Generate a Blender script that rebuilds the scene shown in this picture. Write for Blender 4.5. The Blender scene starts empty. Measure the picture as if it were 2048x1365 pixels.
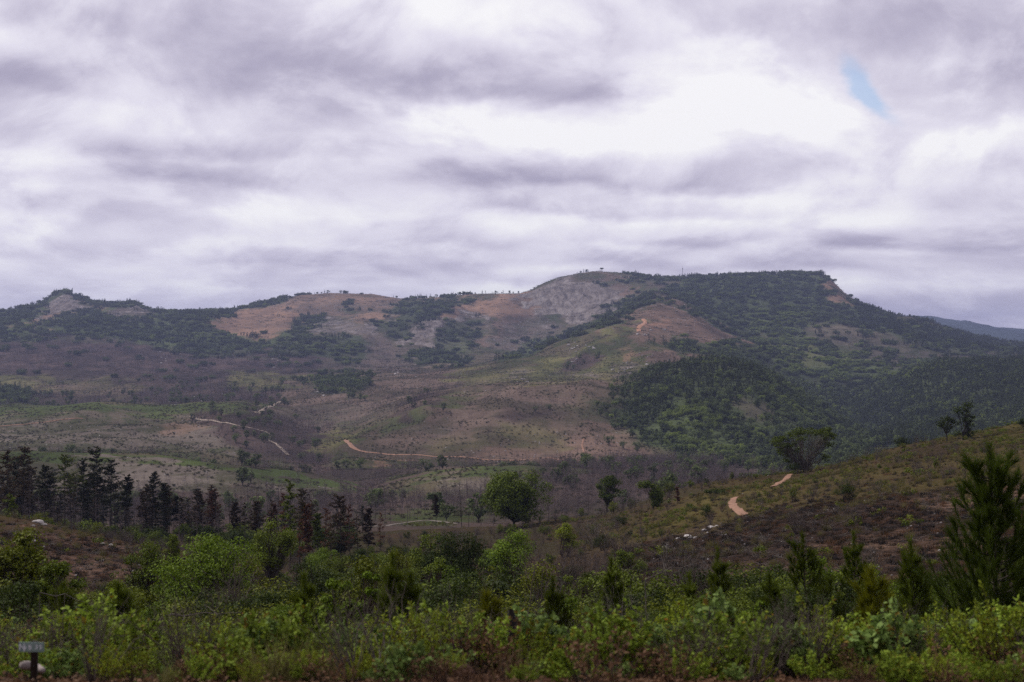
import bpy, math, random
import numpy as np
from mathutils import Vector

sc = bpy.context.scene
R = math.radians
K = 36.0 / 50.0 / 2048.0          # tangent per photo pixel of a 50 mm lens

# ------------------------------------------------------------------ camera
cam_d = bpy.data.cameras.new('camera')
cam = bpy.data.objects.new('camera', cam_d)
sc.collection.objects.link(cam)
cam.location = (0, 0, 0)
cam.rotation_euler = (R(90), 0, 0)
cam_d.lens = 50.0
cam_d.sensor_width = 36.0
cam_d.clip_start = 0.1
cam_d.clip_end = 40000
cam_d.dof.use_dof = True
cam_d.dof.focus_distance = 900
cam_d.dof.aperture_fstop = 2.5
sc.camera = cam

# ------------------------------------------------------------------ exposure
sc.view_settings.view_transform = 'Standard'
sc.view_settings.look = 'None'
sc.view_settings.exposure = 0.0
sc.view_settings.gamma = 1.0
cy = sc.cycles
cy.max_bounces = 4
cy.diffuse_bounces = 2
cy.glossy_bounces = 1
cy.transmission_bounces = 2
cy.volume_bounces = 0
cy.transparent_max_bounces = 4
cy.use_denoising = False
try:
    cy.denoiser = 'OPENIMAGEDENOISE'
    cy.denoising_prefilter = 'ACCURATE'
except Exception:
    pass
cy.sample_clamp_indirect = 3
cy.sample_clamp_direct = 2.5
cy.adaptive_threshold = 0.015

SUN_EL, SUN_AZ = R(47), R(-58)     # fairly high, to the left and a little ahead
sun_d = bpy.data.lights.new('sun', 'SUN')
sun_d.energy = 3.1
sun_d.angle = R(5)
sun_d.color = (1.0, 0.95, 0.88)
sun = bpy.data.objects.new('sun', sun_d)
sc.collection.objects.link(sun)
sv = Vector((math.sin(SUN_AZ) * math.cos(SUN_EL), math.cos(SUN_AZ) * math.cos(SUN_EL), math.sin(SUN_EL)))
sun.rotation_euler = sv.to_track_quat('Z', 'Y').to_euler()


# ------------------------------------------------------------------ node helper
class NT:
    def __init__(self, tree):
        self.t = tree
        tree.nodes.clear()

    def n(self, typ, **kw):
        nd = self.t.nodes.new(typ)
        for k, v in kw.items():
            setattr(nd, k, v)
        return nd

    def link(self, a, b):
        self.t.links.new(a, b)

    def put(self, sock, v):
        if isinstance(v, bpy.types.NodeSocket):
            self.t.links.new(v, sock)
        else:
            sock.default_value = v

    def m(self, op, a, b=None, c=None, clamp=False):
        nd = self.n('ShaderNodeMath', operation=op, use_clamp=clamp)
        self.put(nd.inputs[0], a)
        if b is not None:
            self.put(nd.inputs[1], b)
        if c is not None:
            self.put(nd.inputs[2], c)
        return nd.outputs[0]

    def vm(self, op, a, b=None):
        nd = self.n('ShaderNodeVectorMath', operation=op)
        self.put(nd.inputs[0], a)
        if b is not None:
            self.put(nd.inputs[1], b)
        return nd.outputs[0]

    def comb(self, x, y, z):
        nd = self.n('ShaderNodeCombineXYZ')
        self.put(nd.inputs[0], x); self.put(nd.inputs[1], y); self.put(nd.inputs[2], z)
        return nd.outputs[0]

    def noise(self, vec, scale, detail=4, rough=0.5, dist=0.0, lac=2.0):
        nd = self.n('ShaderNodeTexNoise')
        self.put(nd.inputs['Vector'], vec)
        nd.inputs['Scale'].default_value = scale
        nd.inputs['Detail'].default_value = detail
        nd.inputs['Roughness'].default_value = rough
        nd.inputs['Distortion'].default_value = dist
        nd.inputs['Lacunarity'].default_value = lac
        return nd.outputs[0]

    def mr(self, v, a, b, c=0.0, d=1.0, smooth=False):
        nd = self.n('ShaderNodeMapRange')
        nd.clamp = True
        if smooth:
            nd.interpolation_type = 'SMOOTHSTEP'
        self.put(nd.inputs[0], v)
        for i, x in zip((1, 2, 3, 4), (a, b, c, d)):
            self.put(nd.inputs[i], x)
        return nd.outputs[0]

    def mix(self, f, a, b, blend='MIX'):
        nd = self.n('ShaderNodeMix', data_type='RGBA', blend_type=blend)
        self.put(nd.inputs[0], f)
        self.put(nd.inputs[6], a if not isinstance(a, tuple) else (*a[:3], 1))
        self.put(nd.inputs[7], b if not isinstance(b, tuple) else (*b[:3], 1))
        return nd.outputs[2]

    def ramp(self, f, stops):
        nd = self.n('ShaderNodeValToRGB')
        self.put(nd.inputs[0], f)
        e = nd.color_ramp.elements
        while len(e) < len(stops):
            e.new(0.5)
        for el, (p, c) in zip(e, stops):
            el.position = p
            el.color = (*c, 1)
        return nd.outputs[0]


# ------------------------------------------------------------------ sky (broken stratocumulus deck)
def build_world():
    w = bpy.data.worlds.new('World')
    sc.world = w
    w.use_nodes = True
    g = NT(w.node_tree)
    out = g.n('ShaderNodeOutputWorld')
    bg = g.n('ShaderNodeBackground')
    bgs = g.n('ShaderNodeBackground')
    sky = g.n('ShaderNodeTexSky')
    sky.sky_type = 'NISHITA'
    sky.sun_disc = False
    sky.sun_elevation = SUN_EL
    sky.sun_rotation = SUN_AZ
    sky.air_density = 1.0
    sky.ozone_density = 1.2
    sky.dust_density = 0.3
    sky.altitude = 1500
    g.link(sky.outputs[0], bgs.inputs[0])
    bgs.inputs[1].default_value = 0.14
    tc = g.n('ShaderNodeTexCoord')
    sp = g.n('ShaderNodeSeparateXYZ')
    g.link(tc.outputs['Generated'], sp.inputs[0])
    x, y, z = sp.outputs
    hyp = g.m('SQRT', g.m('ADD', g.m('MULTIPLY', x, x), g.m('MULTIPLY', y, y)))
    az = g.m('DIVIDE', g.m('ARCTAN2', x, y), K)          # azimuth and elevation in fine angular units
    el = g.m('DIVIDE', g.m('DIVIDE', z, g.m('MAXIMUM', hyp, 0.02)), K)
    zc = g.m('ADD', g.m('MAXIMUM', z, 0.0), 0.30)
    P = g.comb(g.m('DIVIDE', x, zc), g.m('DIVIDE', y, zc), 0.0)   # plane of the cloud deck
    n_big = g.noise(g.vm('ADD', P, (3.3, 1.7, 0.4)), 1.1, 5, 0.5, 0.25)
    zp = g.m('ADD', g.m('MAXIMUM', z, 0.0), 0.14)
    P2 = g.comb(g.m('MULTIPLY', az, K * 3.1), g.m('MULTIPLY', g.m('LOGARITHM', zp, 2.71828), 1.5), 0.0)   # same deck, evened out so clouds keep rounded shapes
    n_mid = g.noise(g.vm('ADD', P2, (8.1, 4.7, 2.4)), 3.0, 9, 0.57, 0.3)
    n_mid2 = g.noise(g.vm('ADD', P2, (8.08, 4.78, 2.4)), 3.0, 9, 0.57, 0.3)
    n_w = g.noise(g.vm('ADD', P2, (1.1, 9.7, 5.4)), 2.8, 6, 0.58)
    n_w2 = g.noise(g.vm('ADD', P2, (5.1, 2.7, 7.4)), 2.8, 6, 0.58)
    # ragged edges for the individual clouds
    azw = g.m('ADD', az, g.m('MULTIPLY', g.m('SUBTRACT', n_w, 0.5), 420.0))
    elw = g.m('ADD', el, g.m('MULTIPLY', g.m('SUBTRACT', n_w2, 0.5), 230.0))

    def blob(u0, v0, su, sv_, amp, tilt=0.0, p=1.0):
        du = g.m('SUBTRACT', azw, u0 - 1024.0)
        dv = g.m('SUBTRACT', elw, 682.0 - v0)
        dv = g.m('ADD', dv, g.m('MULTIPLY', du, tilt))
        a = g.m('POWER', g.m('ABSOLUTE', g.m('DIVIDE', du, su)), 2.0)
        b = g.m('POWER', g.m('ABSOLUTE', g.m('DIVIDE', dv, sv_)), 2.0)
        q = g.m('ADD', a, b)
        if p != 1.0:
            q = g.m('POWER', q, p)
        e = g.m('EXPONENT', g.m('MULTIPLY', q, -1.0))
        return g.m('MULTIPLY', e, amp)

    N0 = g.comb(g.m('DIVIDE', az, 210.0), g.m('DIVIDE', el, 85.0), 0.0)
    n_patch = g.noise(g.vm('ADD', N0, (4.2, 1.3, 2.0)), .55, 3, 0.5)

    def layer(s, k, v_edge, soft, h, dark, bright, win=None, amp=1.0, slope=0.0, edge_p=1.0):
        """one bank of cloud: bright shoulder above, darkening to a flat base that hides the bank behind"""
        e = g.noise(g.vm('ADD', P2, (k * 3.17, k * 1.71, k * 7.3)), 2.4, 7, .55, .3)
        d = g.m('ADD', g.m('SUBTRACT', el, 682.0 - v_edge), g.m('MULTIPLY', g.m('SUBTRACT', e, .5), amp * (h * 1.0 + 60.0)))
        if slope:
            d = g.m('ADD', d, g.m('MULTIPLY', az, slope))
        mask = g.mr(d, 0.0, soft * 2.2, 0, 1, True)
        val = g.mr(d, 0.0, h, dark, bright)
        if win:
            q = g.m('POWER', g.m('ABSOLUTE', g.m('DIVIDE', g.m('SUBTRACT', azw, win[0] - 1024.0), win[1])), 4.0)
            wv = g.m('EXPONENT', g.m('MULTIPLY', q, -1.0))
        else:
            pk = g.noise(g.vm('ADD', P2, (k * 1.7, k * 4.3, k * 2.9)), 1.1, 3, .5)
            wv = g.mr(pk, .38, .54, .0, 1, True)
        # the bank thins out upwards into the next one
        fade = g.mr(d, h * .9, h * 2.2 + 25, 1, 0, True)
        f = g.m('MULTIPLY', g.m('MULTIPLY', mask, wv), fade)
        return g.m('ADD', g.m('MULTIPLY', s, g.m('SUBTRACT', 1.0, f)), g.m('MULTIPLY', val, f))

    s = g.m('ADD', .60, g.m('MULTIPLY', g.m('SUBTRACT', n_big, .5), .35))
    for a in [(606, 8, 32, .44, .80), (578, 9, 42, .36, .82), (542, 10, 54, .32, .82), (498, 11, 62, .30, .84),
              (448, 13, 74, .32, .86)]:
        s = layer(s, len(str(a)) + a[0] * .013, *a)
    s = layer(s, 2.1, 515, 10, 70, .24, .76, (1850, 330), .7)
    s = layer(s, 3.3, 396, 12, 50, .28, .78, (310, 290), .7)
    s = layer(s, 4.9, 394, 14, 115, .24, .96, (1230, 390), .7, .03)
    s = layer(s, 5.2, 330, 12, 56, .32, .82, (470, 330), .7)
    s = layer(s, 6.6, 290, 14, 90, .30, .78, (20, 250), .7, .08)
    blobs = [(1480, 180, 290, 84, .33, 0, 2.0), (1190, 262, 210, 48, .16, -.1, 1.4), (930, 222, 150, 24, .16, -.15, 1.2), (1650, 280, 190, 60, .22, 0, 1.4), (1960, 300, 130, 55, .26, 0, 1.3)]
    for b in blobs:
        s = g.m('ADD', s, blob(*b))
    s = layer(s, 7.4, 228, 30, 230, .24, .72, (650, 570), .8, .0)
    s = layer(s, 8.8, 222, 16, 130, .36, .80, (1120, 110), .7)
    s = layer(s, 9.5, 205, 26, 200, .26, .70, (2060, 230), .7)
    for b in [(1000, 20, 210, 60, .20, 0, 1.2), (1330, 40, 280, 40, .10, 0, 1.2), (20, 60, 90, 70, .14, 0, 1.0)]:
        s = g.m('ADD', s, blob(*b))
    s = g.m('ADD', s, g.m('MULTIPLY', g.m('SUBTRACT', n_mid, 0.5), 0.24))
    s = g.m('ADD', s, g.m('MULTIPLY', g.m('SUBTRACT', g.mr(n_mid, .44, .57, 0, 1, True), .5), .12))
    # billows: rounded heads, light above and shaded below
    def billow(sc_, off):
        v = g.n('ShaderNodeTexVoronoi'); v.feature = 'SMOOTH_F1'
        v.inputs['Scale'].default_value = sc_; v.inputs['Smoothness'].default_value = .6
        v.inputs['Detail'].default_value = 0.0
        wv = g.vm('ADD', P2, g.comb(g.m('MULTIPLY', n_w, .35), g.m('MULTIPLY', n_w2, .35), 0.0))
        g.link(g.vm('ADD', wv, (0.0, off, 1.3)), v.inputs['Vector'])
        return v.outputs['Distance']
    bl = g.m('SUBTRACT', billow(3.0, .07), billow(3.0, -.07))
    s = g.m('ADD', s, g.m('MULTIPLY', bl, .42))
    s = g.m('ADD', s, g.m('MULTIPLY', g.m('SUBTRACT', n_mid, n_mid2), .8))
    col = g.ramp(s, [(0.0, (.32, .295, .42)), (0.25, (.45, .42, .545)), (0.5, (.625, .592, .715)), (0.75, (.80, .772, .875)),
                     (1.0, (.97, .96, .98))])
    # ground side of the world: dull land under the horizon
    below = g.mr(z, -0.05, 0.0, 0.0, 1.0)
    col = g.mix(below, (.07, .065, .06), col)
    g.link(col, bg.inputs[0])
    # sky strength cut overhead and behind, out of view, to shape the land's shading
    ahead = g.mr(y, -0.4, 0.7, 0.0, 1.0, True)
    high = g.mr(z, 0.28, 0.75, 0.0, 1.0, True)
    side = g.m('MULTIPLY_ADD', ahead, 0.55, 0.45)
    g.link(g.m('ADD', g.m('MULTIPLY', side, g.m('SUBTRACT', 1.0, high)), g.m('MULTIPLY', high, .82)), bg.inputs[1])
    hu = g.m('SUBTRACT', g.m('ADD', az, g.m('MULTIPLY', g.m('SUBTRACT', azw, az), .35)), 1730.0 - 1024.0)
    hv = g.m('SUBTRACT', g.m('ADD', el, g.m('MULTIPLY', g.m('SUBTRACT', elw, el), .35)), 682.0 - 196.0)
    hv = g.m('ADD', hv, g.m('MULTIPLY', hu, 1.0))
    hq = g.m('ADD', g.m('POWER', g.m('ABSOLUTE', g.m('DIVIDE', hu, 58.0)), 2.0), g.m('POWER', g.m('ABSOLUTE', g.m('DIVIDE', hv, 34.0)), 2.0))
    hole = g.m('MULTIPLY', g.m('EXPONENT', g.m('MULTIPLY', hq, -1.0)), 1.25)
    hole = g.mr(g.m('MULTIPLY', hole, g.m('MULTIPLY_ADD', g.m('SUBTRACT', .5, n_mid), 6.0, .9)), .25, 1.7, 0, .62, True)
    mx = g.n('ShaderNodeMixShader')
    g.link(hole, mx.inputs[0]); g.link(bg.outputs[0], mx.inputs[1]); g.link(bgs.outputs[0], mx.inputs[2])
    g.link(mx.outputs[0], out.inputs[0])


build_world()

# ------------------------------------------------------------------ numeric helpers
rng = np.random.default_rng(7)
_perm = np.random.default_rng(3).permutation(256).astype(np.int32)


def _h(ix, iy, s):
    return _perm[(_perm[(_perm[ix & 255] + iy) & 255] + s) & 255]


def pn(x, y, s=0):
    x = np.asarray(x, float); y = np.asarray(y, float)
    xi = np.floor(x).astype(np.int64); yi = np.floor(y).astype(np.int64)
    xf = x - xi; yf = y - yi
    u = xf * xf * xf * (xf * (xf * 6 - 15) + 10); v = yf * yf * yf * (yf * (yf * 6 - 15) + 10)

    def gr(ix, iy, dx, dy):
        a = _h(ix, iy, s) * (2 * np.pi / 256)
        return np.cos(a) * dx + np.sin(a) * dy
    n00 = gr(xi, yi, xf, yf); n10 = gr(xi + 1, yi, xf - 1, yf)
    n01 = gr(xi, yi + 1, xf, yf - 1); n11 = gr(xi + 1, yi + 1, xf - 1, yf - 1)
    return 1.5 * ((n00 * (1 - u) + n10 * u) * (1 - v) + (n01 * (1 - u) + n11 * u) * v)


def fbm(x, y, o=4, s=0, gain=.5):
    r = 0; a = 1
    for i in range(o):
        r = r + a * pn(x * 2 ** i + 13.7 * i, y * 2 ** i - 7.1 * i, s + i * 17)
        a *= gain
    return r


def sst(x, a, b):
    t = np.clip((x - a) / (b - a), 0, 1)
    return t * t * (3 - 2 * t)


# ------------------------------------------------------------------ terrain: profile lines of the land, near to far
# each line: distance ahead (m) and stations (direction, dip or height); 'z' lines give metres, others sight-line units
CURVES = [
    ('z', 0.5, [(0, -2.05)]),
    ('z', 6, [(0, -2.3)]),
    ('z', 11, [(0, -2.70), (1024, -2.72), (2048, -2.74)]),
    ('z', 13.2, [(0, -3.2), (1024, -3.14), (2048, -3.2)]),
    ('z', 22, [(0, -5.0), (500, -5.1), (1000, -5.2), (1500, -5.1), (2048, -5.0)]),
    ('z', 45, [(0, -9.6), (400, -10.6), (1000, -11.5), (1500, -10.6), (2048, -9.8)]),
    ('z', 80, [(0, -16.0), (250, -16.0), (500, -19.5), (1000, -21.5), (1400, -18.0), (1700, -15.5), (2048, -14.5)]),
    ('p', 125, [(-300, 1150), (0, 1165), (250, 1185), (380, 1215), (600, 1240), (1000, 1225), (1300, 1165), (1500, 1125), (1750, 1090),
                (2048, 1050)]),
    ('p', 190, [(-300, 1015), (0, 1040), (70, 1044), (150, 1060), (280, 1088), (350, 1108), (440, 1140), (600, 1165), (800, 1170), (1000, 1150),
                (1200, 1110), (1300, 1085), (1500, 1040), (1750, 985), (2048, 930), (2350, 870)]),
    ('p', 255, [(-300, 1060), (0, 1065), (300, 1100), (600, 1120), (800, 1110), (1000, 1095), (1150, 1070), (1300, 1040), (1500, 992),
                (1750, 940), (2048, 885), (2350, 830)]),
    ('p', 325, [(-300, 1062), (0, 1062), (300, 1085), (600, 1085), (800, 1075), (1000, 1062), (1100, 1045), (1200, 1028), (1280, 1008), (1400, 974),
                (1560, 945), (1700, 924), (1800, 898), (1900, 875), (2048, 850), (2350, 800)]),
    ('p', 440, [(-300, 1055), (0, 1055), (600, 1062), (760, 1050), (860, 1044), (1000, 1046), (1150, 1040), (1300, 1030), (1450, 1020), (1600, 1005), (2048, 930)]),
    ('p', 560, [(-300, 1040), (0, 1040), (600, 1040), (750, 1028), (1000, 1016), (1250, 1008), (1500, 1010), (2048, 985)]),
    ('p', 700, [(-300, 990), (0, 990), (250, 990), (420, 1005), (600, 1010), (750, 1005), (1000, 985), (1250, 980), (1500, 985), (2048, 990)]),
    ('p', 860, [(-300, 905), (0, 908), (150, 912), (230, 915), (300, 916), (380, 925), (500, 940), (600, 957), (680, 968), (730, 978), (790, 960), (860, 943),
                (950, 936), (1050, 938), (1100, 945), (1250, 950), (1400, 958), (1500, 965), (1700, 960), (2048, 960)]),
    ('p', 1020, [(-300, 925), (0, 925), (250, 928), (500, 945), (680, 955), (900, 948), (1050, 945), (1250, 940), (1400, 940), (1500, 945), (2048, 950)]),
    ('p', 1220, [(-300, 895), (0, 893), (300, 890), (500, 910), (650, 925), (690, 905), (760, 912), (860, 915), (1000, 919), (1150, 926), (1290, 933),
                 (1400, 930), (1500, 935), (1700, 920), (2048, 900)]),
    ('p', 1480, [(-300, 852), (0, 850), (300, 850), (500, 860), (620, 882), (690, 878), (760, 860), (850, 838), (1000, 838), (1250, 848), (1350, 840),
                 (1500, 845), (1650, 880), (1750, 890), (2048, 860)]),
    ('p', 1760, [(-300, 815), (0, 815), (300, 812), (520, 815), (620, 838), (720, 832), (790, 812), (860, 792), (950, 780), (1050, 775), (1150, 772),
                 (1250, 770), (1300, 752), (1380, 740), (1450, 738), (1530, 755), (1620, 805), (1690, 855), (1750, 885), (1830, 850), (2048, 810)]),
    ('p', 2020, [(-300, 824), (0, 820), (300, 812), (520, 806), (600, 805), (700, 795), (800, 790), (900, 778), (1000, 764), (1100, 760), (1250, 748),
                 (1300, 744), (1380, 752), (1450, 758), (1530, 778), (1620, 822), (1690, 865), (1750, 870), (1850, 800), (2048, 768)]),
    ('p', 2380, [(-300, 785), (0, 782), (300, 780), (600, 776), (700, 765), (800, 758), (900, 755), (1000, 746), (1080, 738), (1150, 722), (1220, 705), (1290, 694),
                 (1380, 704), (1450, 720), (1530, 745), (1620, 790), (1690, 815), (1750, 790), (1820, 758), (1900, 738), (2048, 732), (2350, 726)]),
    ('p', 2800, [(-300, 752), (0, 748), (300, 752), (600, 748), (800, 742), (1000, 733), (1060, 733), (1120, 712), (1200, 682), (1290, 660), (1380, 672),
                 (1450, 692), (1530, 712), (1620, 735), (1700, 745), (1800, 745), (1900, 745), (2048, 740)]),
    ('p', 3350, [(-300, 706), (0, 705), (200, 706), (300, 712), (400, 722), (550, 724), (650, 718), (800, 720), (950, 722), (1050, 718), (1130, 696), (1200, 660), (1260, 632),
                 (1310, 608), (1350, 618), (1420, 650), (1500, 680), (1600, 695), (1700, 703), (1850, 708), (2048, 716)]),
    ('p', 3900, [(-300, 675), (0, 672), (200, 668), (400, 668), (480, 668), (600, 676), (750, 684), (840, 676), (900, 682), (950, 690), (1050, 692), (1130, 676), (1210, 646), (1310, 604),
                 (1400, 612), (1500, 638), (1600, 655), (1700, 672), (1900, 695), (2048, 708)]),
    ('p', 4600, [(-300, 645), (0, 634), (60, 618), (90, 606), (112, 590), (126, 581), (142, 588), (168, 600), (195, 610), (245, 611), (265, 606), (290, 620), (330, 632), (380, 635),
                 (440, 632), (490, 617), (540, 606), (600, 594), (660, 590), (740, 590), (800, 597), (850, 596), (950, 590), (1040, 590), (1062, 583), (1080, 572), (1120, 558), (1190, 548),
                 (1240, 551), (1290, 557), (1340, 559), (1430, 555), (1500, 551), (1600, 547), (1645, 548), (1662, 560), (1690, 588), (1720, 608), (1780, 632),
                 (1850, 657), (1950, 688), (2048, 710), (2350, 765)]),
    ('p', 5600, [(-300, 720), (2350, 720)]),
    ('p', 9800, [(-300, 634), (0, 631), (60, 640), (400, 660), (1500, 655), (1700, 645), (1830, 641), (1900, 648), (2048, 667), (2350, 690)]),
    ('p', 14000, [(0, 720), (2350, 720)]),
]
PXA, PXB, PXS = -1500.0, 3550.0, 4.0
PXG = np.arange(PXA, PXB + 1, PXS)
YG = np.concatenate([np.exp(np.linspace(np.log(.6), np.log(60), 300, endpoint=False)),
                     np.exp(np.linspace(np.log(60), np.log(6000), 1100, endpoint=False)),
                     np.exp(np.linspace(np.log(6000), np.log(13900), 60))])
LYG = np.log(YG)


def _smooth(a, w):
    ker = np.exp(-np.linspace(-2, 2, w) ** 2); ker /= ker.sum()
    return np.convolve(np.pad(a, w // 2, 'edge'), ker, 'valid')


def _profile_table():
    zs, ys = [], []
    for i, (kind, Y, st) in enumerate(CURVES):
        st = np.array(st, float)
        v = _smooth(np.interp(PXG, st[:, 0], st[:, 1]), 5 if Y > 4000 else 9)
        zs.append(v if kind == 'z' else -(v - 682.0) * K * Y)
        ys.append(np.log(Y * (1 + (0.025 if Y > 100 else .01) * pn(PXG / 260.0, PXG * 0 + i * 3.3, i))))
    Zk = np.array(zs); Lk = np.array(ys)                # curves x columns
    h = np.diff(Lk, axis=0); d = np.diff(Zk, axis=0) / h
    m = np.zeros_like(Zk)
    w1 = 2 * h[1:] + h[:-1]; w2 = h[1:] + 2 * h[:-1]
    same = d[1:] * d[:-1] > 0
    with np.errstate(divide='ignore', invalid='ignore'):
        mm = (w1 + w2) / (w1 / d[:-1] + w2 / d[1:])
    m[1:-1] = np.where(same, mm, 0)
    m[0] = d[0]; m[-1] = d[-1]
    T = np.zeros((len(YG), len(PXG)))
    for c in range(len(PXG)):
        L = Lk[:, c]
        i = np.clip(np.searchsorted(L, LYG) - 1, 0, len(L) - 2)
        t = np.clip((LYG - L[i]) / h[i, c], 0, 1)
        t2, t3 = t * t, t * t * t
        T[:, c] = ((2 * t3 - 3 * t2 + 1) * Zk[i, c] + (t3 - 2 * t2 + t) * h[i, c] * m[i, c]
                   + (-2 * t3 + 3 * t2) * Zk[i + 1, c] + (t3 - t2) * h[i, c] * m[i + 1, c])
    return T


ZT = _profile_table()


# ridges that run down the flanks: (direction, distance) stations, height and half width in metres
SPURS = [([(1045, 4350), (995, 3900), (940, 3450)], 46, 105), ([(905, 4150), (850, 3500)], 36, 90), ([(760, 4200), (700, 3450)], 34, 100),
         ([(1310, 3450), (1230, 3000), (1130, 2600), (1060, 2350)], 30, 95), ([(1380, 3250), (1400, 2700)], 20, 80), ([(1250, 2700), (1210, 2350)], 18, 60),
         ([(600, 4200), (560, 3400)], 38, 110), ([(430, 4250), (380, 3350)], 34, 110), ([(210, 4250), (180, 3350)], 38, 110), ([(60, 4200), (20, 3400)], 34, 110),
         ([(1560, 4350), (1530, 3350)], 42, 120), ([(1690, 4300), (1640, 3250)], 38, 110), ([(1440, 4300), (1470, 3500)], 30, 100), ([(1830, 4200), (1780, 3200)], 34, 120),
         ([(1060, 1700), (1000, 1420), (960, 1270)], 15, 48), ([(905, 1680), (840, 1400)], 13, 42), ([(1185, 1700), (1160, 1370)], 13, 42), ([(1400, 1700), (1370, 1350)], 14, 45),
         ([(1520, 1700), (1500, 1350)], 16, 50), ([(480, 1700), (450, 1300)], 10, 45), ([(200, 1700), (160, 1320)], 9, 55), ([(1860, 2350), (1820, 1900)], 18, 70)]


def spurs(x, y):
    out = np.zeros(np.broadcast(x, y).shape)
    x = np.broadcast_to(x, out.shape); y = np.broadcast_to(y, out.shape)
    for st, h, w in SPURS:
        ys = [q[1] for q in st]
        m = (y > min(ys) - 2.5 * w) & (y < max(ys) + 2.5 * w)
        if not m.any():
            continue
        xm = x[m] + .35 * w * pn(x[m] / (w * 1.6), y[m] / (w * 1.6), 7); ym = y[m]
        d = np.full(xm.shape, 1e9); f = np.zeros(xm.shape)
        n = len(st) - 1
        for i in range(n):
            a = np.array([(st[i][0] - 1024) * K * st[i][1], st[i][1]]); b = np.array([(st[i + 1][0] - 1024) * K * st[i + 1][1], st[i + 1][1]])
            e = b - a
            t = np.clip(((xm - a[0]) * e[0] + (ym - a[1]) * e[1]) / (e @ e), 0, 1)
            q = np.hypot(xm - a[0] - t * e[0], ym - a[1] - t * e[1])
            s = (i + t) / n
            f = np.where(q < d, np.sin(np.pi * (.12 + .80 * s)) , f)
            d = np.minimum(d, q)
        out[m] += h * f * np.exp(-np.abs(d / w) ** 1.5)
    return out


def relief(x, y):
    z = 0
    crest_keep = 1 - .75 * sst(y, 4100, 4450) * (1 - sst(y, 5100, 5600))
    for lam, s in ((1.5, 1), (6, 2), (25, 3), (100, 4), (380, 5), (900, 6)):
        w = sst(y, lam * 5, lam * 13) if lam < 900 else sst(y, 1900, 3300)
        amp = {1.5: .05, 6: .16, 25: .8, 100: 8, 380: 34, 900: 26}[lam]
        n = pn(x / lam, y / lam, s * 31)
        if lam >= 100:
            rid = 1 - 2 * np.abs(pn(x / lam * .8 + 5, y / lam * .45 + 3, s * 31 + 7))
            n = (.40 * n + .55 * rid) * crest_keep
        z = z + amp * w * n
    return z + spurs(x, y)


def zbase(x, y):
    x = np.asarray(x, float); y = np.maximum(np.asarray(y, float), .6)
    px = np.clip((1024 + x / (K * y) - PXA) / PXS, 0, len(PXG) - 1.001)
    ly = np.interp(np.log(y), LYG, np.arange(len(LYG)))
    ly = np.clip(ly, 0, len(LYG) - 1.001)
    i = ly.astype(int); j = px.astype(int); a = ly - i; b = px - j
    z = (ZT[i, j] * (1 - a) * (1 - b) + ZT[i + 1, j] * a * (1 - b) + ZT[i, j + 1] * (1 - a) * b + ZT[i + 1, j + 1] * a * b)
    return z


def zt(x, y):
    x = np.asarray(x, float); y = np.maximum(np.asarray(y, float), .6)
    return zbase(x, y) + relief(x, y)


_yr = np.exp(np.linspace(np.log(8), np.log(12000), 5000))


def ground_at(px, py, ymin=8, ymax=12000, f=None):
    """where the sight line through a photo pixel meets the land"""
    x = (px - 1024) * K * _yr
    z = (f or zt)(x, _yr)
    a = z / _yr
    tgt = -(py - 682) * K
    ok = np.where((a >= tgt) & (_yr >= ymin) & (_yr <= ymax))[0]
    if len(ok) == 0:
        sel = (_yr >= ymin) & (_yr <= ymax)
        i = np.where(sel)[0][np.argmax(a[sel])]
    else:
        i = ok[0]
    return float(x[i]), float(_yr[i]), float(z[i])


# ------------------------------------------------------------------ object helpers
def tag(o, label=None, cat=None, group=None, kind=None):
    if label: o['label'] = label
    if cat: o['category'] = cat
    if group: o['group'] = group
    if kind: o['kind'] = kind
    return o


def mesh_np(name, verts, faces_list, mats=None, matidx=None, smooth=False):
    """verts (N,3); faces_list: list of (M,k) int arrays"""
    me = bpy.data.meshes.new(name)
    verts = np.ascontiguousarray(verts, dtype=np.float32)
    me.vertices.add(len(verts))
    me.vertices.foreach_set('co', verts.ravel())
    faces_list = [np.asarray(f, np.int32) for f in faces_list if len(f)]
    nl = sum(f.size for f in faces_list); nf = sum(len(f) for f in faces_list)
    me.loops.add(nl)
    me.loops.foreach_set('vertex_index', np.concatenate([f.ravel() for f in faces_list]))
    me.polygons.add(nf)
    tot = np.concatenate([np.full(len(f), f.shape[1], np.int32) for f in faces_list])
    st = np.concatenate([[0], np.cumsum(tot)[:-1]]).astype(np.int32)
    me.polygons.foreach_set('loop_start', st)
    me.polygons.foreach_set('loop_total', tot)
    if smooth:
        me.polygons.foreach_set('use_smooth', np.ones(nf, bool))
    for m in (mats or []):
        me.materials.append(m)
    if matidx is not None:
        me.polygons.foreach_set('material_index', np.asarray(matidx, np.int32))
    me.update(calc_edges=True)
    return me


def obj(name, me, parent=None, loc=None, rotz=0.0, scale=None):
    o = bpy.data.objects.new(name, me)
    sc.collection.objects.link(o)
    if parent is not None:
        o.parent = parent
    if loc is not None:
        o.location = loc
    if rotz:
        o.rotation_euler = (0, 0, rotz)
    if scale is not None:
        o.scale = scale if hasattr(scale, '__len__') else (scale,) * 3
    return o


def unit(v):
    return v / np.maximum(np.linalg.norm(v, axis=-1, keepdims=True), 1e-9)


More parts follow.
